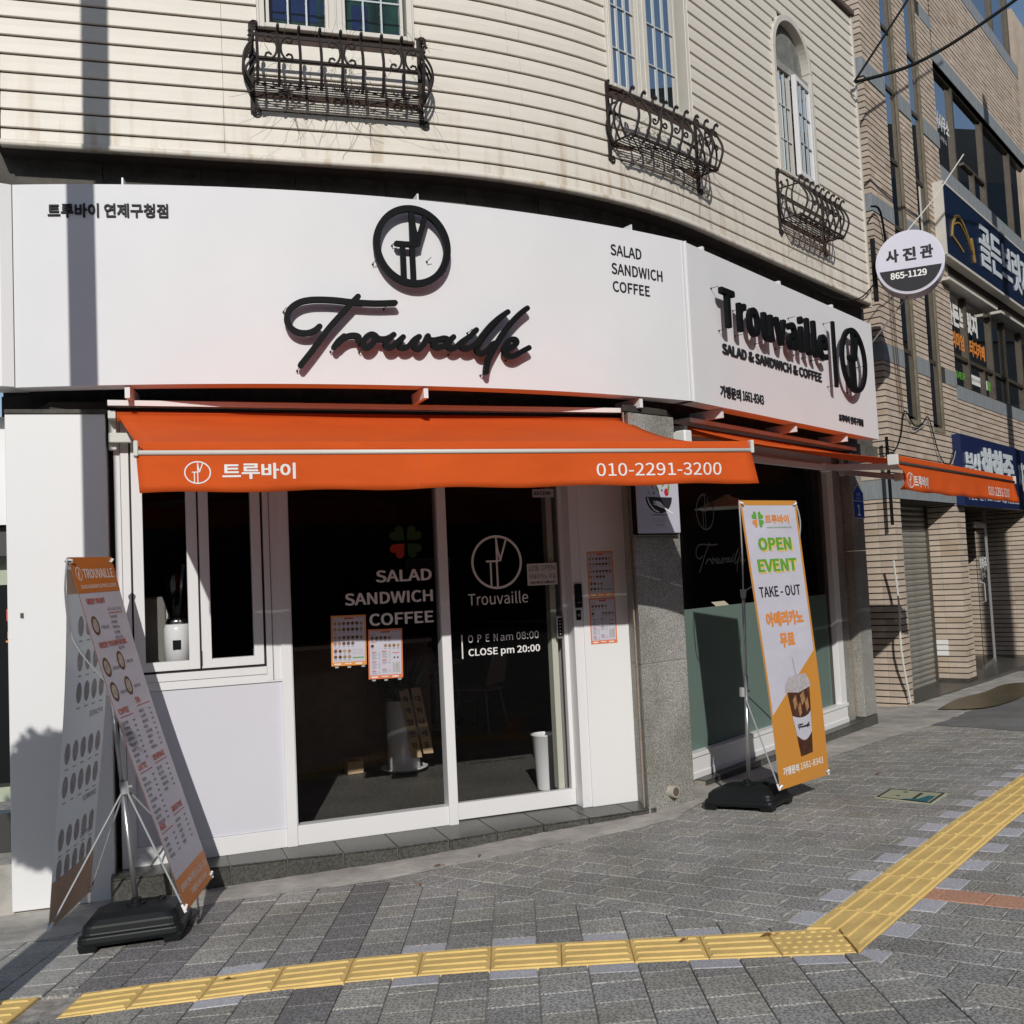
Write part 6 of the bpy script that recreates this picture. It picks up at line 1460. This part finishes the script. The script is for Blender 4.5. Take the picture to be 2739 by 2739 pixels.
# signs on the brick building
t = empty('navy_signboard', BF(5, 5.5, .2), label='upper navy signboard with a gold bridge emblem and large pale lettering on the brick building', cat='signboard')
q = MB(); q.sbox(BF, 2.45, FEND, 5.56, 6.53, .0, .13, NAVY); q.build('panel', t); q = MB(); q.sbox(BF, 2.425, 2.45, 5.54, 6.55, 0, .14, WFRAME); q.sbox(BF, 2.45, FEND, 5.52, 5.558, 0, .14, WFRAME); q.sbox(BF, 2.45, FEND, 6.532, 6.56, 0, .14, WFRAME); q.build('edge_trim', t)
NVS = off_n(BF, .1312); BZ = lambda s: s; GOLD = mat('gold_emblem', (.50, .32, .10), .4, metal=.3)
q = MB(); q.stroke(NVS, [(2.72, 5.86), (2.80, 6.05), (3.0, 6.20), (3.25, 6.18), (3.55, 5.98), (3.78, 5.76)], .035, 0, .02, GOLD, 4); q.stroke(NVS, [(2.72, 5.86), (3.0, 5.80), (3.2, 5.74)], .03, 0, .018, GOLD, 2); q.stroke(NVS, [(2.85, 6.05), (3.1, 6.12), (3.4, 6.0), (3.6, 5.85)], .018, 0, .022, GOLD, 3); q.stroke(NVS, [(3.68, 6.02), (3.76, 5.72)], .05, 0, .024, GOLD, 2); q.build('emblem', t)
q = MB(); text(q, NVS, '골든브릿지', 4.15, 7.15, 5.76, 6.40, 0, mat('letter_pale', (.62, .68, .72), .4), .012, bold=.02, box=True); q.build('lettering', t)
t = empty('lower_navy_signboard', BF(4, 2.2, .1), label='lower navy signboard of the ground floor pub, partly hidden behind the side awning', cat='signboard')
q = MB(); q.sbox(BF, 2.45, 5.45, 2.18, 3.13, .0, .12, NAVY2); q.sbox(BF, 5.45, FEND, 2.18, 3.13, 0, .10, NAVY2); q.build('panel', t)
NV2 = off_n(BF, .1212); WL = mat('letter_pale', (.62, .68, .72), .4)
q = MB(); text(q, NV2, '하하주', 3.42, 5.10, 2.58, 3.0, 0, WL, .012, bold=.04, box=True); text(q, NV2, '부산', 2.6, 3.3, 2.58, 2.90, 0, WL, .02, bold=.02, box=True); text(q, NV2, '부산안식안주 860-0025 제철해산물전문', 2.6, 5.35, 2.26, 2.37, 0, WL, box=True, bold=.02); text(q, off_n(BF, .1012), '지점 안주', 5.5, 7.0, 2.5, 2.9, 0, WL, box=True, bold=.05); q.build('lettering', t)
t = empty('sign_floodlights', BF(4, 5.2, .1), label='row of pale metal flashing strips under the upper navy signboard', cat='flashing')
for a, b_ in ((2.5, 4.95), (5.15, 8.1)): q = MB(); q.sbox(BF, a, b_, 5.22, 5.26, -.1, .12, WFRAME); q.build('strip', t)
# small ceiling strip of round photo studio sign
SC_ = Vector((4.50, 11.0, 4.745)); ua = R(-23); PSF = plane((SC_.x, SC_.y), (math.cos(ua), math.sin(ua)))
t = empty('round_photo_sign', SC_, label='round white and black light-box sign projecting between the cladding and the brick wall', cat='sign')
RS = lambda s, z, off=0.: PSF(s, SC_.z + z, off)
def disc(q, r0, r1, o0, o1, m, n=48):
    vs = [RS(r0 * math.cos(2 * math.pi * i / n), r0 * math.sin(2 * math.pi * i / n), o0) for i in range(n)] + [RS(r1 * math.cos(2 * math.pi * i / n), r1 * math.sin(2 * math.pi * i / n), o1) for i in range(n)]
    q.add(vs, [tuple(reversed(range(n))), tuple(range(n, 2 * n))] + [(i, (i + 1) % n, n + (i + 1) % n, n + i) for i in range(n)], m)
LB = mat('lightbox_white', (.62, .62, .72), .4)
q = MB(); disc(q, .345, .355, -.04, .08, LB); disc(q, .352, .345, -.20, -.055, LB); disc(q, .33, .33, -.055, -.04, GREYP); q.build('box', t, bevel=.006, bseg=2)
q = MB(); disc(q, .335, .333, .08, .0835, LB); q.build('face', t)
q = MB(); n = 30; a0 = math.asin(.07 / .325); pts = [(.325 * math.cos(a), .325 * math.sin(a)) for a in [math.pi + a0 + (math.pi - 2 * a0) * i / n for i in range(n + 1)]]
RSF = off_n(RS, .0845) if False else (lambda s, z, off=0.: RS(s, z, off + .0845))
q.poly(RSF, pts, 0, BLKP); q.build('black_segment', t)
q = MB()
for k, ch_ in enumerate('사진관'): text(q, RSF, ch_, -.235 + .175 * k, -.115 + .175 * k, .02, .155, .001, BLKP, box=True, bold=.035)
q.build('lettering', t); q = MB(); text(q, RSF, '865-1129', -.205, .16, -.175, -.095, .001, WPRINT, bold=.025); q.build('lettering', t)
q = MB(); q.sbox(PSF, -.40, -.35, 4.4, 5.1, -.1, -.02, BLK); q.build('mounting_plate', t)
q = MB(); q.tube([RS(-.05, .34, -.06), RS(.30, .72, -.1), RS(.62, 1.16, -.15)], .007, CREAMP, 6); q.tube([RS(-.05, -.34, -.06), RS(-.5, -.8, -.3)], .008, GREYP, 6); q.build('stay_rod', t)

# ---------------------------------------------------------------- CABLES, POLES, TREE, STREET BEHIND THE CAMERA
POLE2 = Vector((8.85, 11.2, 0))
def cable(name, pts, r, label):
    t = empty(name, pts[0], label=label, cat='cable', group='overhead cables at the building corner'); q = MB(); q.tube(smooth(pts, 6), r, BLK, 6); q.build('wire', t, smooth=True); return t
cable('overhead_cable', [(4.02, 10.98, 6.82), (4.6, 11.0, 7.62), (5.3, 11.05, 8.60), (7.2, 11.1, 11.3)], .014, 'steep black overhead cable rising to the top right from the cladding corner')
cable('overhead_cable', [(4.02, 10.95, 6.80), (4.7, 10.95, 6.98), (5.5, 10.95, 7.42), (6.6, 11.0, 8.2), (8.8, 11.2, 10.0)], .019, 'lower sagging black overhead cable crossing the brick facade')
t = empty('wall_cable', BF(.3, 3.0, .02), label='thin cables looped along the brick wall below the slot windows', cat='cable'); q = MB()
q.tube(smooth([BF(-.2, 2.78, .03), BF(.1, 2.76, .03), BF(.35, 2.95, .03), BF(.55, 3.26, .03), BF(.85, 3.10, .04), BF(1.2, 3.18, .04), BF(1.45, 3.25, .03), BF(1.75, 2.80, .04), BF(2.1, 2.70, .05), BF(2.4, 2.92, .05)], 5), .008, BLK, 5)
q.tube(smooth([BF(.5, 3.24, .025), BF(.8, 3.05, .035), BF(1.2, 3.13, .03), BF(1.5, 3.20, .03), BF(1.8, 2.72, .04), BF(2.2, 2.72, .05), BF(2.43, 2.9, .05)], 5), .006, GREYP, 5)
for s in (.28, .36, .42): q.tube(smooth([BF(s, 5.4, .02), BF(s + .03, 4.6, .02), BF(s + .06, 3.9, .02), BF(s + .12, 3.2, .02)], 4), .004, RUST, 4)
q.tube(smooth([BF(-.3, 5.5, .1), BF(.1, 5.55, .06), BF(.35, 5.1, .03), BF(.6, 4.8, .03)], 4), .014, BLK, 5)
q.tube(smooth([SD(LT - 2.0, 4.30, .05), SD(LT - 1.2, 4.22, .06), SD(LT - .5, 4.32, .08), SD(LT + .02, 4.60, .08)], 5), .008, BLK, 5)
q.tube([BF(-.12, 2.9, .02), BF(-.12, 1.9, .02)], .02, BLK, 6); q.tube(smooth([BF(-.2, 1.5, .03), BF(-.12, 1.0, .03), BF(-.15, .5, .03), BF(-.02, -.1, .05)], 4), .012, CREAMP, 6); q.build('wire', t)
CONC = mat('pole_concrete', (.33, .32, .30), .85, var=.15, vscale=5)
t = empty('utility_pole', (-2.40, 4.05, 0), label='slim grey street pole standing just outside the left edge', cat='utility pole'); q = MB(); q.tube([(-2.385, 4.05, -.4), (-2.385, 4.05, 9.5)], .083, CONC, 20, r2=.080); q.build('pole', t, smooth=True)
t = empty('utility_pole', (8.85, 11.2, 0), label='grey concrete utility pole on the pavement beyond the right edge', cat='utility pole'); q = MB(); q.tube([(8.85, 11.2, -.6), (8.85, 11.2, 12.5)], .15, CONC, 20, r2=.11); q.build('pole', t, smooth=True)
# small clipped street tree left of the camera's view
tc = Vector((-2.42, 2.75, 2.15)); t = empty('clipped_tree', (tc.x, tc.y, gz(tc.x, tc.y)), label='small clipped round evergreen just outside the left edge', cat='tree')
q = MB(); q.tube([(tc.x, tc.y, gz(tc.x, tc.y) - .1), (tc.x + .01, tc.y, 1.0), (tc.x, tc.y, 1.9)], .05, mat('bark', (.10, .07, .05), .9, var=.3), 8, r2=.03); q.build('trunk', t)
q = MB(); rl = random.Random(8); LF_ = mat('evergreen_leaf', (.04, .075, .025), .5, var=.4, vscale=20)
vs = []; fs = []
for k in range(15000):
    d = Vector((rl.gauss(0, 1), rl.gauss(0, 1), rl.gauss(0, 1))).normalized(); r = rl.random() ** .35
    bump_ = 1 + .10 * math.sin(6 * d.x + 2) * math.sin(5 * d.z + 1) + .07 * math.sin(11 * d.y + 3 * d.z)
    p = tc + Vector((d.x * .47, d.y * .42, d.z * .37)) * r * bump_
    if p.z < tc.z - .1 and p.x > tc.x + .2 and rl.random() < .5: continue
    a = Vector((rl.gauss(0, 1), rl.gauss(0, 1), rl.gauss(0, 1))).normalized() * .032; b_ = a.cross(Vector((rl.gauss(0, 1), rl.gauss(0, 1), rl.gauss(0, 1)))).normalized() * .016
    i = len(vs); vs += [p - a, p + b_, p + a, p - b_]; fs.append((i, i + 1, i + 2, i + 3))
q.add(vs, fs, LF_); q.build('crown', t)
# buildings across the street, seen only as reflections in the glass
OPP = mat('opposite_render', (.13, .12, .11), .8, var=.2, vscale=.6); OPW = mat('opposite_glass', (.03, .035, .04), .15)
for k, (x0, x1, h) in enumerate(((-34, -17, 12), (-16.6, -3, 9.5), (-2.6, 12, 13), (12.5, 30, 11))):
    t = empty('street_building', ((x0 + x1) / 2, -24, 0), label=['far left', 'left', 'right', 'far right'][k] + ' plain rendered building across the street behind the camera', cat='building', group='buildings across the street')
    q = MB(); q.box(((x0 + x1) / 2, -28, h / 2 - .3), (x1 - x0, 8, h), OPP); q.build('wall', t)
    n = int((x1 - x0) / 3)
    for r_ in range(int(h / 3.2)):
        for i in range(n): q = MB(); q.box((x0 + (i + .5) * (x1 - x0) / n, -23.97, 1.6 + 3.2 * r_), (1.7, .1, 1.4), OPW); q.build('window', t)
t = empty('street_building', (19, 2, 0), label='tall plain rendered building down the side street, outside the right edge', cat='building', group='buildings across the street')
q = MB(); q.box((22, 18, 6.7), (7, 76, 14), OPP, R(0)); q.build('wall', t)
for r_ in range(4):
    for i in range(22): q = MB(); q.box((18.46, -18 + 3.3 * i, 1.8 + 3.2 * r_), (.1, 1.7, 1.4), OPW); q.build('window', t)
# left neighbour's frontage at the very edge
t = empty('neighbour_shopfront', (-3.5, 6.3, -.3), label='sliver of a pale green shop front with a dark vertical sign at the left edge', cat='shop front')
NF = plane((-3.9, 6.05), (.96, .28)); PGm = mat('pale_green_tile', (.42, .47, .36), .5, var=.08)
q = MB(); q.sbox(NF, 0, .95, .3, .9, -.1, -.04, PGm); q.sbox(NF, 0, .95, -.1, .22, -.2, -.09, mat('dark_steel', (.05, .05, .05), .4)); q.sbox(NF, 0, .95, .9, 2.55, -.3, -.2, PGm); q.sbox(NF, 0, .95, 1.8, 1.98, -.2, -.05, mat('dark_steel', (.05, .05, .05), .4)); q.sbox(NF, 0, .92, 1.99, 2.66, -.2, .02, WHITE); q.build('wall', t)
q = MB(); q.sbox(NF, .62, .90, .42, 1.62, -.03, .02, BLK); q.build('vertical_sign', t)
q = MB(); NFS = off_n(NF, .021); q.prism(NFS, [(.80, 1.40), (.86, 1.36), (.90, 1.40), (.90, 1.50), (.80, 1.47)], 0, .002, REDP)
text(q, NFS, '사', .83, .89, 1.40, 1.46, .004, WPRINT, box=True)
text(q, NFS, '보', .80, .88, 1.27, 1.33, .001, ORP, box=True, bold=.04)
for k, ch_ in enumerate('증여기록임'): text(q, NFS, ch_, .81, .87, 1.17 - .085 * k, 1.22 - .085 * k, .001, WPRINT, box=True)
q.build('lettering', t)

# a few fallen leaves and twigs on the paving
LFM = mat('dead_leaf', (.22, .10, .04), .8, var=.4, vscale=40)
for k, (x, y, a, L, lb) in enumerate(((-.55, 6.28, .4, .055, 'curled brown leaf on the cement strip below the fixed glass'), (-.30, 6.42, 1.2, .045, 'small brown leaf on the cement strip near the door step'), (-.62, 5.88, 2.0, .04, 'reddish leaf scrap on the pavers below the door step'),
        (1.02, 4.52, .1, .06, 'dark twig lying across the yellow dotted tile'), (.66, 4.55, .7, .05, 'brown twig on the yellow tactile strip before the dotted tile'), (2.75, 8.0, .5, .07, 'dark leaf on the pavers above the inspection cover'), (-1.35, 4.60, .3, .04, 'thin twig on the left part of the yellow strip'))):
    t = empty('fallen_leaf', (x, y, gz(x, y)), label=lb, cat='leaf', group='leaves and twigs on the paving'); ca, sa = math.cos(a), math.sin(a); q = MB(); z = gz(x, y) + .012
    pts = [(-1, 0, 0), (-.4, .35, .5), (.3, .3, .9), (1, 0, .2), (.3, -.28, .8), (-.4, -.3, .4)]
    q.add([(x + L * .5 * (u * ca - v * sa), y + L * .5 * (u * sa + v * ca), z + w_ * .012) for u, v, w_ in pts] + [(x, y, z + .003)], [(i, (i + 1) % 6, 6) for i in range(6)], LFM); q.build('blade', t)
    q = MB(); q.tube([(x + L * .5 * ca, y + L * .5 * sa, z), (x + L * .95 * math.cos(a + .3), y + L * .95 * math.sin(a + .3), z)], .0015, LFM, 4); q.build('stem', t)
